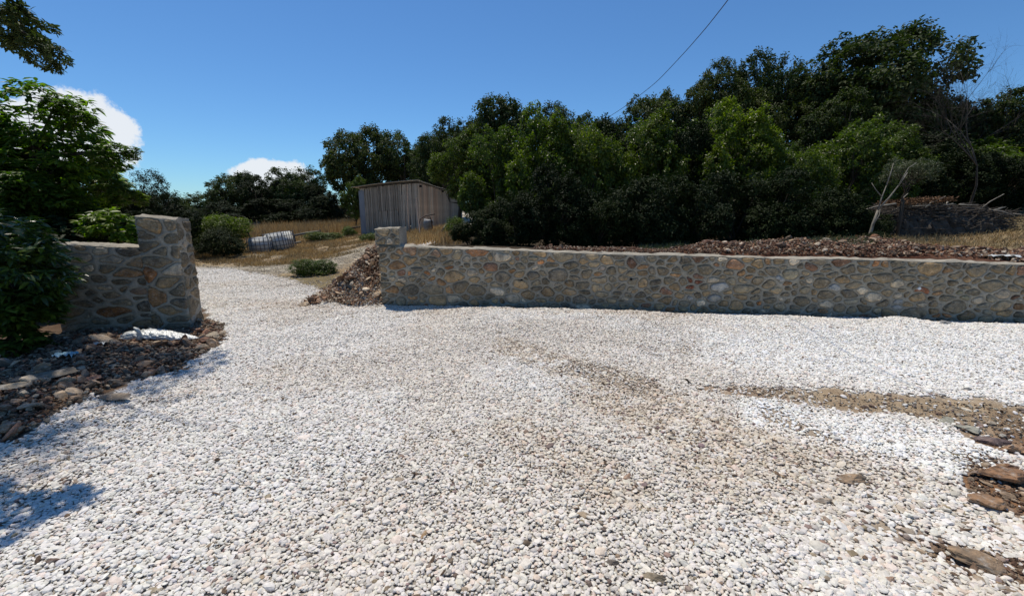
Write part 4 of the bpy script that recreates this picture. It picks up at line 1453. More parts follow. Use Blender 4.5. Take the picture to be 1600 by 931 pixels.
BK = [('dark hedge mass deep behind the thicket, left end by the shed', 768, 225, 44, 375, 16.5), ('dark hedge mass deep behind the thicket left third', 805, 205, 58, 390, 14.6), ('dark hedge mass deep behind the thicket left of centre', 870, 200, 66, 390, 14),
      ('dark hedge mass deep behind the thicket centre', 965, 195, 66, 390, 13.8), ('dark hedge mass deep behind the thicket right of centre', 1045, 190, 66, 390, 13.8),
      ('dark hedge mass behind the brightest thicket tree', 1110, 185, 60, 390, 13.8), ('dark hedge mass behind the blue sheet', 1185, 195, 66, 390, 14), ('dark hedge mass behind the olive green tree', 1280, 200, 66, 385, 13.8),
      ('dark hedge mass right of the olive green tree', 1350, 205, 60, 375, 14.0), ('dark hedge mass behind the brushwood pile', 1425, 215, 66, 360, 14.4), ('dark hedge mass behind the right low trees', 1530, 225, 80, 350, 15),
      ('dark hedge mass at the far right beyond the dry slope', 1610, 215, 70, 345, 15)]
for i, (lab, px, top, hw, bot, Y) in enumerate(BK):
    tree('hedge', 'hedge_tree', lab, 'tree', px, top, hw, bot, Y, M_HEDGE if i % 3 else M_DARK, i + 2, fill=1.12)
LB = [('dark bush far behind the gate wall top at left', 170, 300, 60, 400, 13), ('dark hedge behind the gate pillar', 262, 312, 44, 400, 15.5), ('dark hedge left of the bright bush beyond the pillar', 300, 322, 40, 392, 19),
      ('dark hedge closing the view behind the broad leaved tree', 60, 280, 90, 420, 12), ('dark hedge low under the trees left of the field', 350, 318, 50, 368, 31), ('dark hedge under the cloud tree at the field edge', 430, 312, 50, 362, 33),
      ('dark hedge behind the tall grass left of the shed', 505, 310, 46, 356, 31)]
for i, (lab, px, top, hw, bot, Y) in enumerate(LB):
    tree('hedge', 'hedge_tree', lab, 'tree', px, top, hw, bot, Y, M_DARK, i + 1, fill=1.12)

# broad-leaved tree behind the gate wall (left)
fr = np.random.default_rng(71)
fig_me, fig_lc = crown('crown', fr, (2.5, 1.7, 1.75), 18, 1500, 13, .17, .42, True, clr=.10, lobe=.38, spread=.66, whorl=True, bottom=-1)
fig2_me, fig2_lc = crown('crown', fr, (1.0, .9, .75), 8, 190, 12, .16, .42, True, clr=.15, lobe=.42, spread=.6, whorl=True, bottom=-1)
c = at(60, 275, 7.9)
t_ = thing('broadleaf_tree', 'large broad leaved tree behind the gate wall at the left edge under the cloud', 'tree', (c[0], 7.9, g(c[0], 7.9)))
h = c[2] - g(c[0], 7.9)
put('crown', fig_me, M_FIG, t_, (-.2, 0, h), (0, 0, 0), (.80, .8, .92))
put('crown', fig_me, M_YEL, t_, (-.55, -.75, h - .35), (0, 0, 4.0), (.55, .5, .5))
put('crown', fig_me, M_FIG, t_, (.25, -.45, h - .75), (0, 0, 2.0), (.62, .62, .60))
put('trunk', limbs('trunk', fr, fig_lc * .8, -h, .10), M_BARK, t_, (-.2, 0, h), (0, 0, 0), (1, 1, 1))
for (px, py, sx, rz, lab) in ((120, 178, .38, 0, 'leafy shoot of broad leaves rising against the cloud'), (85, 165, .30, 1, None), (172, 245, .42, 2, None), (205, 240, .20, 2.4, None)):
    p = at(px, py, 7.6)
    o = put('leafy_shoot', fig2_me, M_FIG, t_, (p[0] - c[0], -.3, p[2] - g(c[0], 7.9)), (0, 0, rz), (sx * .8, sx, sx * .9))
    MB().tube([(-.2, 0, h + .3), ((p[0] - c[0]) * .6, -.2, (p[2] - g(c[0], 7.9) + h) / 2 + .2), (p[0] - c[0], -.3, p[2] - g(c[0], 7.9))], [.04, .025, .01], 6).obj('branch', M_BARK, t_, smooth=True)
for (px, py, sx, rz) in ((110, 330, .75, 1.0), (30, 345, .8, 2.2), (185, 300, .5, .3)):
    p = at(px, py, 7.5)
    put('leafy_shoot', fig2_me, M_FIG if sx > .6 else M_YEL, t_, (p[0] - c[0], -.4, p[2] - g(c[0], 7.9)), (0, 0, rz), (sx, sx * .9, sx * .8))
c = at(195, 358, 7.0)
t_ = thing('leafy_bush', 'bright green leafy bush showing above the top of the gate wall', 'bush', (c[0], 7.0, g(c[0], 7.0)))
h = c[2] - g(c[0], 7.0)
put('crown', fig2_me, M_FIG, t_, (0, 0, h - .1), (0, 0, .4), (.72, .7, .66))
put('trunk', limbs('trunk', fr, fig2_lc * .5, -h, .04), M_BARK, t_, (0, 0, h - .1), (0, 0, .4), (1, 1, 1))
c = at(70, 400, 6.9)
t_ = thing('leafy_bush', 'dark leafy bush in shade behind the left end of the gate wall', 'bush', (c[0], 6.9, g(c[0], 6.9)))
h = c[2] - g(c[0], 6.9)
put('crown', fig2_me, M_DARK, t_, (0, 0, h - .2), (0, 0, 2.4), (1.25, 1.1, 1.3))
put('trunk', limbs('trunk', fr, fig2_lc, -h, .05), M_BARK, t_, (0, 0, h - .2), (0, 0, 2.4), (1, 1, 1))

# glossy shrub at the left edge in front of the wall
lau_me, lau_lc = crown('crown', fr, (1.05, .9, .82), 10, 420, 13, .135, .33, True, clr=.14, lobe=.42, spread=.60, whorl=True, bottom=-1)
c = at(10, 470, 4.75)
gz = g(c[0], 4.75)
t_ = thing('glossy_shrub', 'glossy dark green shrub with whorled long leaves at the left edge before the gate wall', 'shrub', (c[0], 4.75, gz))
put('crown', lau_me, M_LAUREL, t_, (0, 0, .80), (0, 0, 0), (.92, .9, 1.02))
put('crown', lau_me, M_LAUREL, t_, (.05, -.1, .33), (0, 0, 2.2), (.90, .9, .62))
put('crown', lau_me, M_LAUREL, t_, (-.5, -.35, .30), (0, 0, 5.2), (.6, .5, .5))
put('trunk', limbs('trunk', fr, lau_lc, -.85, .035), M_BARK, t_, (0, 0, .80), (0, 0, 0), (.92, .9, 1.02))

# overhanging tree, trunk outside the frame at the left
ov_me, ov_lc = crown('crown', fr, (2.6, 2.2, 1.6), 14, 700, 30, .085, .38, True, clr=.10, lobe=.36, spread=.68)
ov2_me, ov2_lc = crown('foliage', fr, (.62, .40, .30), 8, 95, 24, .075, .36, True, clr=.17, lobe=.38, spread=.66)
t_ = thing('overhanging_tree', 'tree outside the left edge whose leafy branch hangs into the top left corner', 'tree', (-9.0, 5.7, 0))
put('crown', ov_me, M_OAK, t_, (2.8, .0, 6.75), (0, 0, 0), (.95, .95, 1))
put('trunk', limbs('trunk', fr, ov_lc + np.array([3.2, .15, .4]), -6.4, .17, trunk_top=-1.0), M_BARK, t_, (0, 0, 6.4), (0, 0, 0), (1, 1, 1))
for (px, py, Y, s_, rx) in ((18, 40, 3.05, .52, .5), (72, 84, 3.05, .38, .7), (-60, -40, 3.2, .4, .2)):
    p = at(px, py, Y)
    put('hanging_foliage', ov2_me, M_OAK, t_, (p[0] + 9.0, p[1] - 5.7, p[2]), (0, .55, px * .1), (s_, s_, s_ * .9))
p1, p2, p3 = at(-60, -20, 3.3), at(30, 45, 3.05), at(78, 85, 3.05)
off = np.array([-9.0, 5.7, 0])
MB().tube([np.array([0, 0, 5.0]), (p1 - off) * .6 + np.array([0, 0, 2.3]), p1 - off, p2 - off, p3 - off], [.07, .05, .03, .012, .004], 6).obj('branch', M_BARK, t_, smooth=True)


# bare trees ----------------------------------------------------------
def bare_tree(name, label, base, segs, r0, mat_, rng, depth=4, spread=.5, lean=(0, 0, 1)):
    t_ = thing(name, label, 'tree', base)
    trunk, br = MB(), MB()
    def grow(p, d, L, r, lev):
        n = 4
        P = [p]
        for k in range(n):
            d = d + rng.normal(0, .12, 3); d /= np.linalg.norm(d)
            P.append(P[-1] + d * L / n)
        (trunk if lev == 0 else br).tube(P, np.linspace(r, r * .55, n + 1), 6 if lev < 2 else 4)
        if lev < depth:
            for k in range(4 if lev else 5):
                q = P[rng.integers(2, n + 1)]
                nd_ = d + rng.normal(0, spread, 3) + np.array([0, 0, .12]); nd_ /= np.linalg.norm(nd_)
                grow(q, nd_, L * rng.uniform(.5, .75), r * .45, lev + 1)
    grow(np.zeros(3), np.array(lean, float) / np.linalg.norm(lean), segs, r0, 0)
    trunk.obj('trunk', mat_, t_, smooth=True)
    br.obj('branches', mat_, t_, smooth=True)
    return t_


br_ = np.random.default_rng(81)
p = at(1452, 330, 15.5)
bare_tree('bare_tree', 'leafless tree fanning thin grey branches against the sky at the right', (p[0], 15.5, g(p[0], 15.5)), 2.55, .05, M_BRUSH, br_, 5, .38, (.42, 0, 1))
p = at(1440, 330, 12.8)
bare_tree('bare_tree', 'leafless brown tree with fine twigs in front of the biggest oak', (p[0], 11.6, g(p[0], 11.6)), 1.9, .032, M_BRUSH, br_, 5, .5, (-.05, 0, 1))
p = at(250, 345, 13)
bare_tree('bare_tree', 'thin dark tree with a bent top behind the gate pillar', (p[0], 12.2, g(p[0], 12.2)), 1.0, .03, M_BARK, br_, 3, .6, (-.1, 0, 1))

# pale forked trunk
pb = at(1354, 388, 8.5)
t_ = thing('forked_tree', 'pale forked trunk leaning right on the spoil bank behind the wall', 'tree', (pb[0], 8.5, g(pb[0], 8.5)))
bz = np.array([pb[0], 8.5, g(pb[0], 8.5)])
def L3(pts, Y=8.5): return [at(x, y, Y + k * .05) - bz for k, (x, y) in enumerate(pts)]
MB().tube([np.array([0, 0, -.1])] + L3([(1358, 372), (1364, 350), (1372, 328)]), [.036, .030, .025, .019], 8).obj('trunk', M_PALEBARK, t_, smooth=True)
for pts, r_ in (([(1372, 328), (1378, 308), (1385, 290)], .016), ([(1372, 328), (1390, 308), (1404, 290), (1418, 270)], .017), ([(1364, 352), (1374, 336), (1376, 320)], .013),
                ([(1404, 290), (1420, 262), (1432, 255)], .012), ([(1385, 290), (1392, 270), (1396, 255)], .012), ([(1378, 308), (1368, 296), (1362, 286)], .010)):
    MB().tube(L3(pts), np.linspace(r_, r_ * .4, len(pts)), 6).obj('branch', M_PALEBARK, t_, smooth=True)

# ------------------------------------------------------------------ brushwood pile
bw_r = np.random.default_rng(91)
pc0 = at(1455, 362, 10.0)
bp = thing('brushwood_pile', 'long dark pile of cut brushwood behind the spoil bank at the right', 'brushwood', (pc0[0], 10.0, g(pc0[0], 10.0)))
pile, top_ = MB(), MB()
bx0, bx1 = at(1350, 362, 10.2)[0] - pc0[0], at(1560, 350, 10.0)[0] - pc0[0]
# dense core of crossing branches
for k in range(1500):
    u = bw_r.uniform(bx0, bx1)
    kk = (u - bx0) / (bx1 - bx0)
    hh = (.62 + .10 * math.sin(kk * 3.0)) * (1 - .25 * kk)
    zc = (bw_r.random() ** .8) * hh
    yc = bw_r.uniform(-.55, .55) * (1 - .5 * zc / .7)
    L_ = bw_r.uniform(.25, .8)
    a_ = bw_r.normal(0, .22); e_ = bw_r.normal(.04, .16)
    d = np.array([math.cos(a_) * math.cos(e_), math.sin(a_), math.sin(e_)])
    P0 = np.array([u, yc, zc]) - d * L_ / 2
    bend = bw_r.normal(0, .04, 3)
    pile.tube([P0, P0 + d * L_ / 2 + bend, P0 + d * L_], [.009, .008, .004], 4, False)
core = MB()
nn_ = 34
th = np.linspace(0, math.pi, 12)
Pc = []
for i in range(nn_):
    k = i / (nn_ - 1)
    u = bx0 + .1 + (bx1 - bx0 - .25) * k
    hh = (.56 + .10 * math.sin(k * 3.0)) * (1 - .25 * k) * min(1, 8 * k + .2, 8 * (1 - k) + .2)
    Pc += [[u, .5 * math.cos(a_) * (1 + bw_r.normal(0, .08)), hh * math.sin(a_) * (1 + bw_r.normal(0, .08)) - .05] for a_ in th]
idx = np.arange(nn_ * 12).reshape(nn_, 12)
core.add(Pc, [np.stack([idx[:-1, :-1], idx[1:, :-1], idx[1:, 1:], idx[:-1, 1:]], -1).reshape(-1, 4)])
core.obj('packed_twigs', M_BRUSH, bp)
pile.obj('twigs', M_BRUSH, bp, kind='stuff')
for k in range(26):
    u = bw_r.uniform(bx0, bx1); kk = (u - bx0) / (bx1 - bx0)
    hh = (.66 + .10 * math.sin(kk * 3.0)) * (1 - .25 * kk)
    L_ = bw_r.uniform(.2, .55); a_ = bw_r.normal(0, .5); e_ = bw_r.normal(.15, .25)
    d = np.array([math.cos(a_) * math.cos(e_), math.sin(a_), math.sin(e_)])
    P0 = np.array([u, bw_r.uniform(-.4, .1), hh * bw_r.uniform(.75, 1.0)])
    MB().tube([P0, P0 + d * L_ / 2 + bw_r.normal(0, .02, 3), P0 + d * L_], [.011, .009, .005], 5).obj('stick', M_BRUSHP, bp, smooth=True)
lf = rdir(2200, bw_r) * .5
k = bw_r.random(2200) ** 1.3
P = np.stack([bx0 + .3 + (bx1 - bx0) * .42 * k, bw_r.uniform(-.35, .35, 2200), .62 + .09 * np.sin(k * 1.6) + bw_r.uniform(0, .10, 2200)], 1)
V, Fc = leaves(P, rdir(2200, bw_r) + [0, 0, .5], rdir(2200, bw_r), bw_r.uniform(.03, .07, 2200), .5, bw_r)
link('dead_leaves', mesh_np('dead_leaves', V, Fc), M_DRYLEAF, bp, kind='stuff')
# long stick reaching left out of the pile
q0, q1, q2 = at(1328, 334, 9.4), at(1372, 322, 9.2), at(1400, 318, 9.3)
MB().tube([q0 - pc0 - [0, 0, bp.location.z - pc0[2]], q1 - pc0 - [0, 0, bp.location.z - pc0[2]], q2 - pc0 - [0, 0, bp.location.z - pc0[2]]], [.006, .012, .014], 5).obj('stick', M_BRUSHP, bp, smooth=True)

# ------------------------------------------------------------------ grasses (stuff)
def grass(name, label, P, hgt, wid, lean, mat_, rng):
    n = len(P)
    N = rdir(n, rng); N[:, 2] = 0; N /= np.linalg.norm(N, axis=1)[:, None]
    D = np.stack([rng.normal(0, lean, n), rng.normal(0, lean, n), np.ones(n)], 1)
    D /= np.linalg.norm(D, axis=1)[:, None]
    S = np.cross(N, D)
    h_ = (hgt * rng.uniform(.5, 1.25, n))[:, None]
    w_ = (wid * rng.uniform(.6, 1.3, n))[:, None]
    bend = rdir(n, rng) * h_ * .22
    V = np.stack([P - S * w_, P + S * w_, P + D * h_ * .6 + bend * .3 + S * w_ * .7, P + D * h_ * .6 + bend * .3 - S * w_ * .7, P + D * h_ + bend], 1).reshape(-1, 3)
    i = np.arange(n)[:, None] * 5
    return link(name, mesh_np(name, V, [i + np.array([[0, 1, 2, 3]]), i + np.array([[3, 2, 4]])]), mat_, kind='stuff', label=label, cat='grass')


gr = np.random.default_rng(101)
def region(n, x0, x1, y0, y1, keep):
    out = np.zeros((0, 3))
    while len(out) < n:
        x = gr.uniform(x0, x1, n); y = gr.uniform(y0, y1, n)
        k = keep(x, y)
        x, y = x[k], y[k]
        out = np.concatenate([out, np.stack([x, y, terrain(x, y)], 1)])
    return out[:n]

P = region(13000, -17, -6.5, 21.5, 31, lambda x, y: (x > -1.02 * y * .72) & (fbm(x, y, 1.0, 91) > .36) & (x < -.30 * y + .4))
grass('tall_grass', 'tall dry brown grass standing at the back of the field', P, .50, .011, .20, M_STRAW, gr)
P = region(34000, -14, -3.0, 12.8, 21.5, lambda x, y: (fbm(x, y, 1.6, 93) > .42) & ((y > 13.6 + (x + 5.5) * .9) | (y > 16.5)) & (x < -.19 * y) & ~((x > -6.2) & (y < 17) & (y > 14.2) & (x > -4.9 - (17 - y) * .4)))
grass('short_grass', 'short dry straw coloured grass between the drive and the tanks', P, .13, .008, .6, M_STRAW, gr)
def behind(x, y):
    s, d = wall_coords(x, y)
    return (d > 1.25) & (s > 8.0) & (d < 6)
P = region(15000, 4, 14, 6.5, 13, behind)
grass('short_grass', 'dry grass slope behind the right end of the long wall', P, .11, .006, .6, M_STRAW, gr)
def nearshed(x, y):
    px, py = proj(x, y, terrain(x, y, False))
    return (px > 630) & (px < 720) & (py > 350) & (py < 400)
P = region(6000, -4.5, -1, 10, 20, nearshed)
grass('tall_grass', 'tufts of dry grass in front of the shed behind the wall', P, .26, .008, .35, M_STRAW, gr)
def bankedge(x, y):
    s, d = wall_coords(x, y)
    return (d > .9) & (d < 1.6) & (s > 4.5) & (s < 8.3) & (fbm(x, y, 2, 96) > .5)
P = region(2500, 1, 8, 6.5, 10, bankedge)
grass('weeds', 'sparse green and dry weeds along the top of the spoil bank', P, .12, .006, .5, M_GREYL, gr)

# ------------------------------------------------------------------ shed
sh = np.random.default_rng(111)
C0 = at(655, 362, 21.0); C0[2] = at(655, 364, 21.0)[2]
Lf = at(567, 370, 21.4)
Rt = at(722, 352, 26.0)
shed = thing('wooden_shed', 'weathered grey plank shed with a low sheet roof on the rise behind the drive', 'shed', (C0[0], C0[1], C0[2]))
o3 = C0.copy()
zc_top = at(655, 283, 21.0)[2]; zl_top = at(567, 293, 21.4)[2]; zr_top = at(722, 300, 26.0)[2]
def plank_face(A_, B_, za, zb_, zmid, n, tag_, gapless=False, split=None):
    d = (B_ - A_)[:2]; L_ = np.linalg.norm(d); d = d / L_
    nrm = np.array([d[1], -d[0]])
    if nrm[1] > 0: nrm = -nrm
    ws = sh.uniform(.6, 1.35, n); ws = ws / ws.sum() * L_
    u = 0
    for i, w_ in enumerate(ws):
        um = u + w_ / 2; k = um / L_
        zt_ = za + (zb_ - za) * k + zmid * math.sin(math.pi * k)
        zg = A_[2] + (B_[2] - A_[2]) * k - .03
        gap = sh.uniform(.004, .02) if sh.random() > .12 else .035
        t0 = zt_ - .05 - sh.uniform(0, .05)
        segs = [(zg + sh.uniform(0, .08), t0)]
        if split and split[0] < k < split[1]:
            zm = zg + (t0 - zg) * .5
            segs = [(zg + sh.uniform(0, .05), zm - .004), (zm + .004, t0)]
        for si, (z0, z1) in enumerate(segs):
            tl = sh.normal(0, .012)
            R = np.array([[d[0], -nrm[0], 0], [d[1], -nrm[1], 0], [0, 0, 1]]) @ np.array([[math.cos(tl), 0, math.sin(tl)], [0, 1, 0], [-math.sin(tl), 0, math.cos(tl)]])
            out_ = sh.uniform(0, .02) + (0.012 * si)
            c_ = np.array([A_[0] + d[0] * um + nrm[0] * out_, A_[1] + d[1] * um + nrm[1] * out_, (z0 + z1) / 2])
            v_ = sh.uniform(.24, .46)
            cc = np.array([v_ * 1.22, v_ * 1.0, v_ * .76])
            if tag_ == 'right' and k < .42 and sh.random() < .5: cc = np.array([v_ * 1.35, v_ * .98, v_ * .70])
            MB().box((0, 0, 0), (w_ - gap, .022, z1 - z0), R).obj('plank', M_PLANK, shed, color=cc, loc=c_ - o3)
        u += w_
    return d, nrm, L_
plank_face(Lf, C0, zl_top, zc_top, .02, 26, 'left', split=(.28, .68))
plank_face(C0, Rt, zc_top, zr_top, -.06, 34, 'right')
# back walls, posts, rails
back_c = Lf + (Rt - C0); back_c[2] = Rt[2]
plank_face(Lf, back_c, zl_top, zr_top - .3, 0, 22, 'b')
plank_face(back_c, Rt, zr_top - .3, zr_top, 0, 16, 'b')
for A_, zt_ in ((Lf, zl_top), (C0, zc_top), (Rt, zr_top), (back_c, zr_top - .35), ((Lf + C0) / 2, (zl_top + zc_top) / 2)):
    inn = (back_c + C0) / 2 - A_; inn = inn[:2] / (np.linalg.norm(inn[:2]) + 1e-6) * .09
    MB().box((A_[0] + inn[0] - o3[0], A_[1] + inn[1] - o3[1], (A_[2] + zt_) / 2 - o3[2] - .12), (.09, .09, zt_ - A_[2] - .1)).obj('post', M_PLANK, shed, color=(.15, .14, .125))
# metal corner strip at the left edge
dl = (C0 - Lf)[:2] / np.linalg.norm((C0 - Lf)[:2])
MB().box((Lf[0] + dl[0] * .10 - .02 - o3[0], Lf[1] - .05 - o3[1], (Lf[2] + zl_top) / 2 - .16 - o3[2]), (.25, .02, zl_top - Lf[2] - .0), taper=1).obj('metal_strip', M_METAL, shed)
# roof: corrugated sheets, sagging
sheets = 7
def roof_pt(a, b_):
    # a along left face (0 = left end, 1 = corner) ; b away (0 front,1 back)
    zA = zl_top * (1 - a) + zc_top * a
    zB = (zr_top - .35) * (1 - a) + zr_top * a
    P0 = Lf * (1 - a) + C0 * a; P1 = back_c * (1 - a) + Rt * a
    p = P0 * (1 - b_) + P1 * b_
    p[2] = zA * (1 - b_) + zB * b_ + .02 - .10 * math.sin(math.pi * min(max(b_, 0), 1)) * a + .03 * math.sin(math.pi * min(max(a, 0), 1)) * (1 - b_)
    return p
for k in range(sheets):
    b0_, b1_ = -0.045 + k * (1.09 / sheets), -0.045 + (k + 1) * (1.09 / sheets) + .012
    nu_, nv_ = 61, 14
    G1 = []
    for j in range(nv_):
        for i in range(nu_):
            a_ = -.10 + 1.14 * i / (nu_ - 1)
            b_ = b0_ + (b1_ - b0_) * j / (nv_ - 1)
            p = roof_pt(a_, b_)
            p[2] += .012 * math.sin(j / (nv_ - 1) * 2 * math.pi * 4) + .008 * (k % 2) + .006 * vnoise(a_ * 4, b_ * 9, 1, 3)
            G1.append(p - o3)
    G1 = np.array(G1)
    idx = np.arange(nu_ * nv_).reshape(nv_, nu_)
    q = np.stack([idx[:-1, :-1], idx[:-1, 1:], idx[1:, 1:], idx[1:, :-1]], -1).reshape(-1, 4)
    G2 = G1 - [0, 0, .012]
    n_ = len(G1)
    edge_ = np.concatenate([idx[0], idx[1:, -1], idx[-1, ::-1][1:], idx[::-1, 0][1:]])
    sk = np.stack([edge_[:-1], edge_[1:], edge_[1:] + n_, edge_[:-1] + n_], 1)
    MB().add(np.concatenate([G1, G2]), [q, q[:, ::-1] + n_, sk]).obj('roof_sheet', M_ROOF, shed)
# fascia battens under the roof edge
for (A_, B_, za, zb_) in ((Lf, C0, zl_top, zc_top), (C0, Rt, zc_top, zr_top)):
    a3 = np.array([A_[0], A_[1] - .06, za - .03]) - o3; b3 = np.array([B_[0] + (.05 if B_ is Rt else 0), B_[1] - .06, zb_ - .03]) - o3
    m3 = (a3 + b3) / 2 + np.array([0, 0, .02 if A_ is Lf else -.05])
    MB().tube([a3, m3, b3], .028, 6).obj('batten', M_PLANK, shed, color=(.10, .09, .08))
# small dark openings under the eaves
for (px, py) in ((657, 291), (692, 299)):
    Yh = 21.0 if px < 660 else 23.4
    p = at(px, py, Yh - .03)
    MB().box(p - o3, (.12, .03, .10) if px < 660 else (.10, .10, .09)).obj('vent_gap', M_DARKHOLE, shed)

# poles leaning in front of the shed
for (pts, lab) in (([(641, 372, 17.5), (638, 345, 18.5), (636, 288, 20.7)], 'thin dark pole leaning on the shed front, the left one'),
                   ([(667, 398, 12.5), (658, 378, 14), (652, 330, 18), (651, 310, 20.4)], 'dark crooked pole leaning on the shed corner, the right one')):
    P = np.array([at(*p) for p in pts])
    t_ = MB().tube(P - P[0], np.linspace(.035, .018, len(P)), 6).obj('leaning_pole', M_RUST, None, smooth=True, label=lab, cat='pole', loc=P[0])
# discarded drum with bent pipe
p = at(669, 352, 17.0)
dr = thing('metal_drum', 'dented grey metal drum with a bent dark pipe lying by the shed', 'drum', p)
MB().tube([(.02, 0, -.30), (-.02, 0, -.05), (0, 0, .10), (.03, 0, .20), (.03, 0, .205)], [.11, .16, .18, .18, .14], 14).obj('barrel', M_DRUM, dr, smooth=True)
MB().tube([(-.24, -.22, -.25), (-.30, -.2, .02), (-.26, -.18, .24), (-.06, -.16, .36), (.30, -.14, .42)], .022, 6).obj('bent_pipe', M_RUST, dr, smooth=True)
MB().tube([(.12, -.22, .34), (.18, -.22, .15), (.20, -.22, -.1), (.06, -.22, -.32)], .026, 6).obj('bent_pipe', M_RUST, dr, smooth=True)
# fallen pale branch
P = np.array([at(676, 394, 12.2), at(690, 370, 13.2), at(704, 352, 14.2)])
MB().tube(P - P[0], [.03, .026, .02], 6).obj('fallen_branch', M_PALEBARK, None, smooth=True, label='pale fallen branch in the dry grass right of the drum', cat='branch', loc=P[0])
P = np.array([at(690, 362, 14.0), at(697, 351, 14.5), at(706, 350, 14.5)])
MB().tube(P - P[0], [.03, .03, .012], 6).obj('fallen_branch', M_PALEBARK, None, smooth=True, label='short grey branch below the right end of the shed', cat='branch', loc=P[0])

# ------------------------------------------------------------------ caged tanks
def tank(px, py, Y, w_, h_, dpt, rz, roll, lab):
    p = at(px, py, Y)
    gz = g(p[0], Y)
    t_ = thing('caged_tank', lab, 'water tank', (p[0], Y, gz - .03), rz, 'white plastic tanks in wire cages')
    t_.rotation_euler = (0, roll, rz)
    import bmesh
    bm = bmesh.new()
    bmesh.ops.create_cube(bm, size=1)
    for v in bm.verts: v.co = (v.co.x * w_, v.co.y * dpt, v.co.z * h_ + h_ / 2 + .05)
    bmesh.ops.bevel(bm, geom=list(bm.edges), offset=.045, segments=3, affect='EDGES')
    me = bpy.data.meshes.new('tank'); bm.to_mesh(me); bm.free()
    for pl in me.polygons: pl.use_smooth = True
    link('tank', me, M_TANK, t_)
    cg = MB()
    o_ = .02
    for i in range(6):
        x = -w_ / 2 - o_ + (w_ + 2 * o_) * i / 5
        for y in (-dpt / 2 - o_, dpt / 2 + o_): cg.tube([(x, y, .02), (x, y, h_ + .06)], .013, 5)
    for i in range(6):
        y = -dpt / 2 + dpt * i / 5
        for x in (-w_ / 2 - o_, w_ / 2 + o_): cg.tube([(x, y, .02), (x, y, h_ + .06)], .013, 5)
    for i in range(5):
        z_ = .03 + (h_ + .02) * i / 4
        cg.tube([(-w_ / 2 - o_, -dpt / 2 - o_ - .012, z_), (w_ / 2 + o_, -dpt / 2 - o_ - .012, z_)], .010, 5)
        cg.tube([(-w_ / 2 - o_, dpt / 2 + o_ + .012, z_), (w_ / 2 + o_, dpt / 2 + o_ + .012, z_)], .010, 5)
        for sx in (-1, 1): cg.tube([(sx * (w_ / 2 + o_ + .012), -dpt / 2 - o_, z_), (sx * (w_ / 2 + o_ + .012), dpt / 2 + o_, z_)], .010, 5)
    cg.obj('cage', M_CAGE, t_)
    bs = MB()
    for yy in (-.35, 0, .35): bs.box((0, yy * dpt, 0.01), (w_, .08, .07))
    bs.obj('pallet', M_CAGE, t_)
tank(413, 392, 17.3, .74, .54, .9, .12, -.05, 'left one of two white caged water tanks lying in the grass')
tank(441, 389, 17.7, .70, .68, .9, .0, -.16, 'right higher one of two white caged water tanks in the grass')

# wooden rail beyond the tanks
P0, P1 = at(460, 368, 19.4), at(500, 361, 20.6)
rl = thing('wooden_rail', 'old pole rail on a short post right of the caged tanks', 'fence rail', (P0[0], P0[1], g(P0[0], P0[1])))
b3 = np.array([P0[0], P0[1], g(P0[0], P0[1])])
MB().tube([P0 - b3, (P0 + P1) / 2 - b3 + [0, 0, .02], P1 - b3], [.05, .045, .035], 7).obj('rail', M_PALEBARK, rl, smooth=True)
MB().tube([at(461, 378, 19.4) - b3, at(458, 364, 19.4) - b3], [.05, .04], 7).obj('post', M_BARK, rl, smooth=True)
MB().tube([at(461, 372, 19.3) - b3, at(453, 362, 19.3) - b3], [.03, .025], 7).obj('brace', M_BARK, rl, smooth=True)
MB().tube([at(500, 374, 20.6) - b3, at(500, 358, 20.6) - b3], [.04, .03], 7).obj('post', M_BARK, rl, smooth=True)
for (pts, lab) in (([(457, 381, 18.6), (470, 378, 18.9)], 'short pale log on the grass right of the tanks'), ([(540, 358, 21.6), (566, 354, 21.8)], 'dark log lying left of the shed corner'),
                   ([(387, 362, 17.2), (398, 388, 17.0)], 'thin dark stake leaning left of the tanks')):
    P = np.array([at(*p) for p in pts])
    P = np.array([P[0], (P[0] + P[1]) / 2 + [0, 0, .01], P[1]])
    MB().tube(P - P[0], [.05, .045, .04] if 'log' in lab else [.02, .02, .015], 7).obj('log' if 'log' in lab else 'wooden_stake', M_PALEBARK if 'pale' in lab else M_BARK, None, smooth=True, label=lab, cat='log' if 'log' in lab else 'stake', loc=P[0])

# blue corrugated sheet glimpsed in the thicket
p = at(1198, 262, 12.1)
bs = thing('sheet_metal_wall', 'blue grey corrugated sheet wall glimpsed between thicket leaves', 'metal wall', (p[0], 12.1, g(p[0], 12.1)))
hz = p[2] - g(p[0], 12.1)
for k, (x0, x1, z0, z1) in enumerate(((-.12, .38, hz - .05, hz + .45), (-.45, .30, hz - .50, hz - .09))):
    n_ = 40
    xs = np.linspace(x0, x1, n_)
    V = np.array([[x, .02 * math.sin(x * 2 * math.pi / .076), z_] for z_ in (z0, z1) for x in xs])
    V2 = V + [0, .004, 0]
    i = np.arange(n_ - 1)
    q = np.stack([i, i + 1, i + 1 + n_, i + n_], 1)
    MB().add(np.concatenate([V, V2]), [q, q[:, ::-1] + 2 * n_]).obj('metal_sheet', M_BLUESHEET, bs, smooth=True)
MB().tube([(-.4, .05, 0), (-.4, .05, hz + .45)], .03, 6).obj('post', M_BARK, bs)
MB().tube([(.34, .05, 0), (.34, .05, hz + .45)], .03, 6).obj('post', M_BARK, bs)

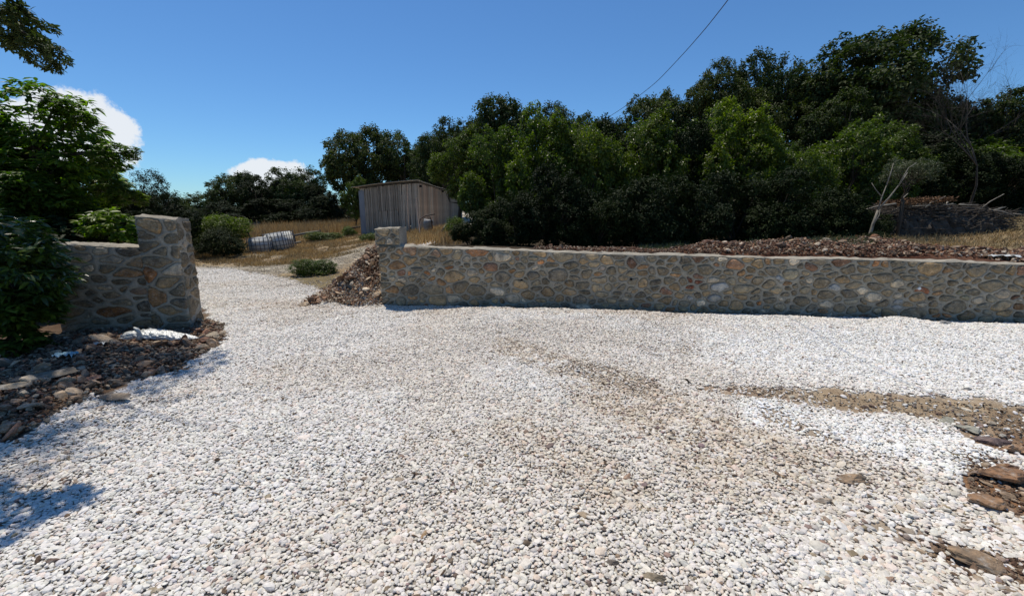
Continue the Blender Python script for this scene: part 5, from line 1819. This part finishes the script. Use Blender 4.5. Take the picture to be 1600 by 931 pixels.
# ------------------------------------------------------------------ overhead cable
P = [at(940, 190, 14.5), at(972, 170, 13.2), at(1025, 130, 11.0), at(1072, 80, 9.0), at(1105, 42, 7.8), at(1138, 0, 6.8)]
d = P[-1] - P[-2]
P.append(P[-1] + d * 1.6 + [0, 0, .05]); P.append(P[-1] + d * 2.2 + [0, 0, .35])
tt = np.linspace(0, len(P) - 1, 60)
A_ = np.array(P)
A2 = np.stack([np.interp(tt, range(len(P)), A_[:, k]) for k in range(3)], 1)
for _ in range(6): A2[1:-1] = (A2[:-2] + A2[1:-1] * 2 + A2[2:]) / 4
MB().tube(A2 - A2[0], .0065, 6).obj('overhead_cable', M_CABLE, None, smooth=True, label='dark overhead cable slanting from the top of the picture down into the trees', cat='cable', loc=A2[0])

# ------------------------------------------------------------------ white sack, scraps, twig
def sack():
    rs = np.random.default_rng(121)
    p = atz(257, 524, .07)
    Yw = p[1]
    gz = g(p[0], Yw)
    t_ = thing('plastic_sack', 'crumpled empty white plastic sack lying at the foot of the gate wall', 'sack', (p[0], Yw, gz), .05)
    nu_, nv_ = 90, 40
    V = []
    for i in range(nu_):
        u = i / (nu_ - 1)
        x = (u - .5) * .98
        w_ = .17 * (math.sin(math.pi * min(u * 1.0 + .06, 1)) ** .45) * (1 - .45 * u)
        hh = .085 * (math.sin(math.pi * min(u + .10, 1)) ** .5) * (1 - .55 * u) + .006
        for j in range(nv_):
            a_ = 2 * math.pi * j / nv_
            cr_ = abs(vnoise(u * 9 + math.cos(a_), math.sin(a_) * 3 + u * 3, 1.6, 4) - .5) * 2
            cr2 = abs(vnoise(u * 22, math.cos(a_) * 5 + math.sin(a_) * 3, 1.5, 6) - .5) * 2
            s_ = 1 - .28 * cr_ - .18 * cr2
            y = math.cos(a_) * w_ * s_
            z_ = max(0, (math.sin(a_) + .25)) * hh * s_ * 1.1
            V.append([x + (cr_ - .5) * .02, y + .05 * math.sin(u * 4), z_ + .055 + .01 * math.sin(u * 7)])
    idx = np.arange(nu_ * nv_).reshape(nu_, nv_)
    q = np.stack([idx[:-1], idx[1:], np.roll(idx, -1, 1)[1:], np.roll(idx, -1, 1)[:-1]], -1).reshape(-1, 4)
    MB().add(V, [q, np.array([list(idx[0])]), np.array([list(idx[-1])[::-1]])]).obj('bag', M_PLASTIC, t_, smooth=True)
    ear = MB()
    P = []
    for i in range(8):
        k = i / 7
        P.append([-.24 + .03 * math.sin(k * 4), -.10 - .01 * k, .07 + .16 * k ** .8])
    ear.tube(P, [.030, .028, .022, .018, .022, .026, .018, .006], 8)
    ear.obj('twisted_corner', M_PLASTIC, t_, smooth=True)
sack()
def scrap(px, py, s_, mat_, lab, nm, seed):
    rs = np.random.default_rng(seed)
    p = atz(px, py, .09)
    n_ = 14
    xs = np.linspace(-1, 1, n_); ys = np.linspace(-.5, .5, 8)
    V = np.array([[x * s_, y * s_ * .8 + .2 * s_ * math.sin(x * 3), s_ * .5 * vnoise(x * 3, y * 4, 1.2, seed) + .01] for y in ys for x in xs])
    idx = np.arange(len(V)).reshape(8, n_)
    q = np.stack([idx[:-1, :-1], idx[:-1, 1:], idx[1:, 1:], idx[1:, :-1]], -1).reshape(-1, 4)
    MB().add(np.concatenate([V, V - [0, 0, .002]]), [q, q[:, ::-1] + len(V)]).obj(nm, mat_, None, smooth=True, label=lab, cat='plastic scrap', loc=(p[0], p[1], g(p[0], p[1]) + .04))
scrap(104, 562, .10, M_BLUE, 'torn scrap of pale blue plastic on the rubble near the shrub', 'plastic_scrap', 3)
scrap(155, 537, .07, M_PLASTIC, 'scrap of white plastic left of the white sack', 'plastic_scrap', 5)
p = atz(1570, 404, .9)
p = at(1562, 406, 6.75)
scr = np.array(p)
q_ = thing('plastic_scrap', 'white plastic sheet scrap on the soil behind the wall at the right', 'plastic scrap', (scr[0], scr[1], g(scr[0], scr[1])))
V = np.array([[x * .22, y * .10, .05 * vnoise(x * 3, y * 3, 1.3, 8) + .03] for y in np.linspace(-1, 1, 8) for x in np.linspace(-1, 1, 16)])
idx = np.arange(128).reshape(8, 16)
qq = np.stack([idx[:-1, :-1], idx[:-1, 1:], idx[1:, 1:], idx[1:, :-1]], -1).reshape(-1, 4)
MB().add(np.concatenate([V, V - [0, 0, .002]]), [qq, qq[:, ::-1] + 128]).obj('sheet', M_PLASTIC, q_, smooth=True)
# black root stub sticking out of the gravel
p = atz(1074, 600, 0.0)
MB().tube([(0.05, 0, -.01), (.01, 0, .025), (-.012, 0, .05), (-.03, 0, .052)], [.011, .010, .008, .006], 7).obj('root_stub', M_BARK, None, smooth=True, label='dark curved root stub poking out of the gravel at the start of the bare strip', cat='root', loc=(p[0], p[1], g(p[0], p[1])))
print('objects', len(bpy.data.objects))
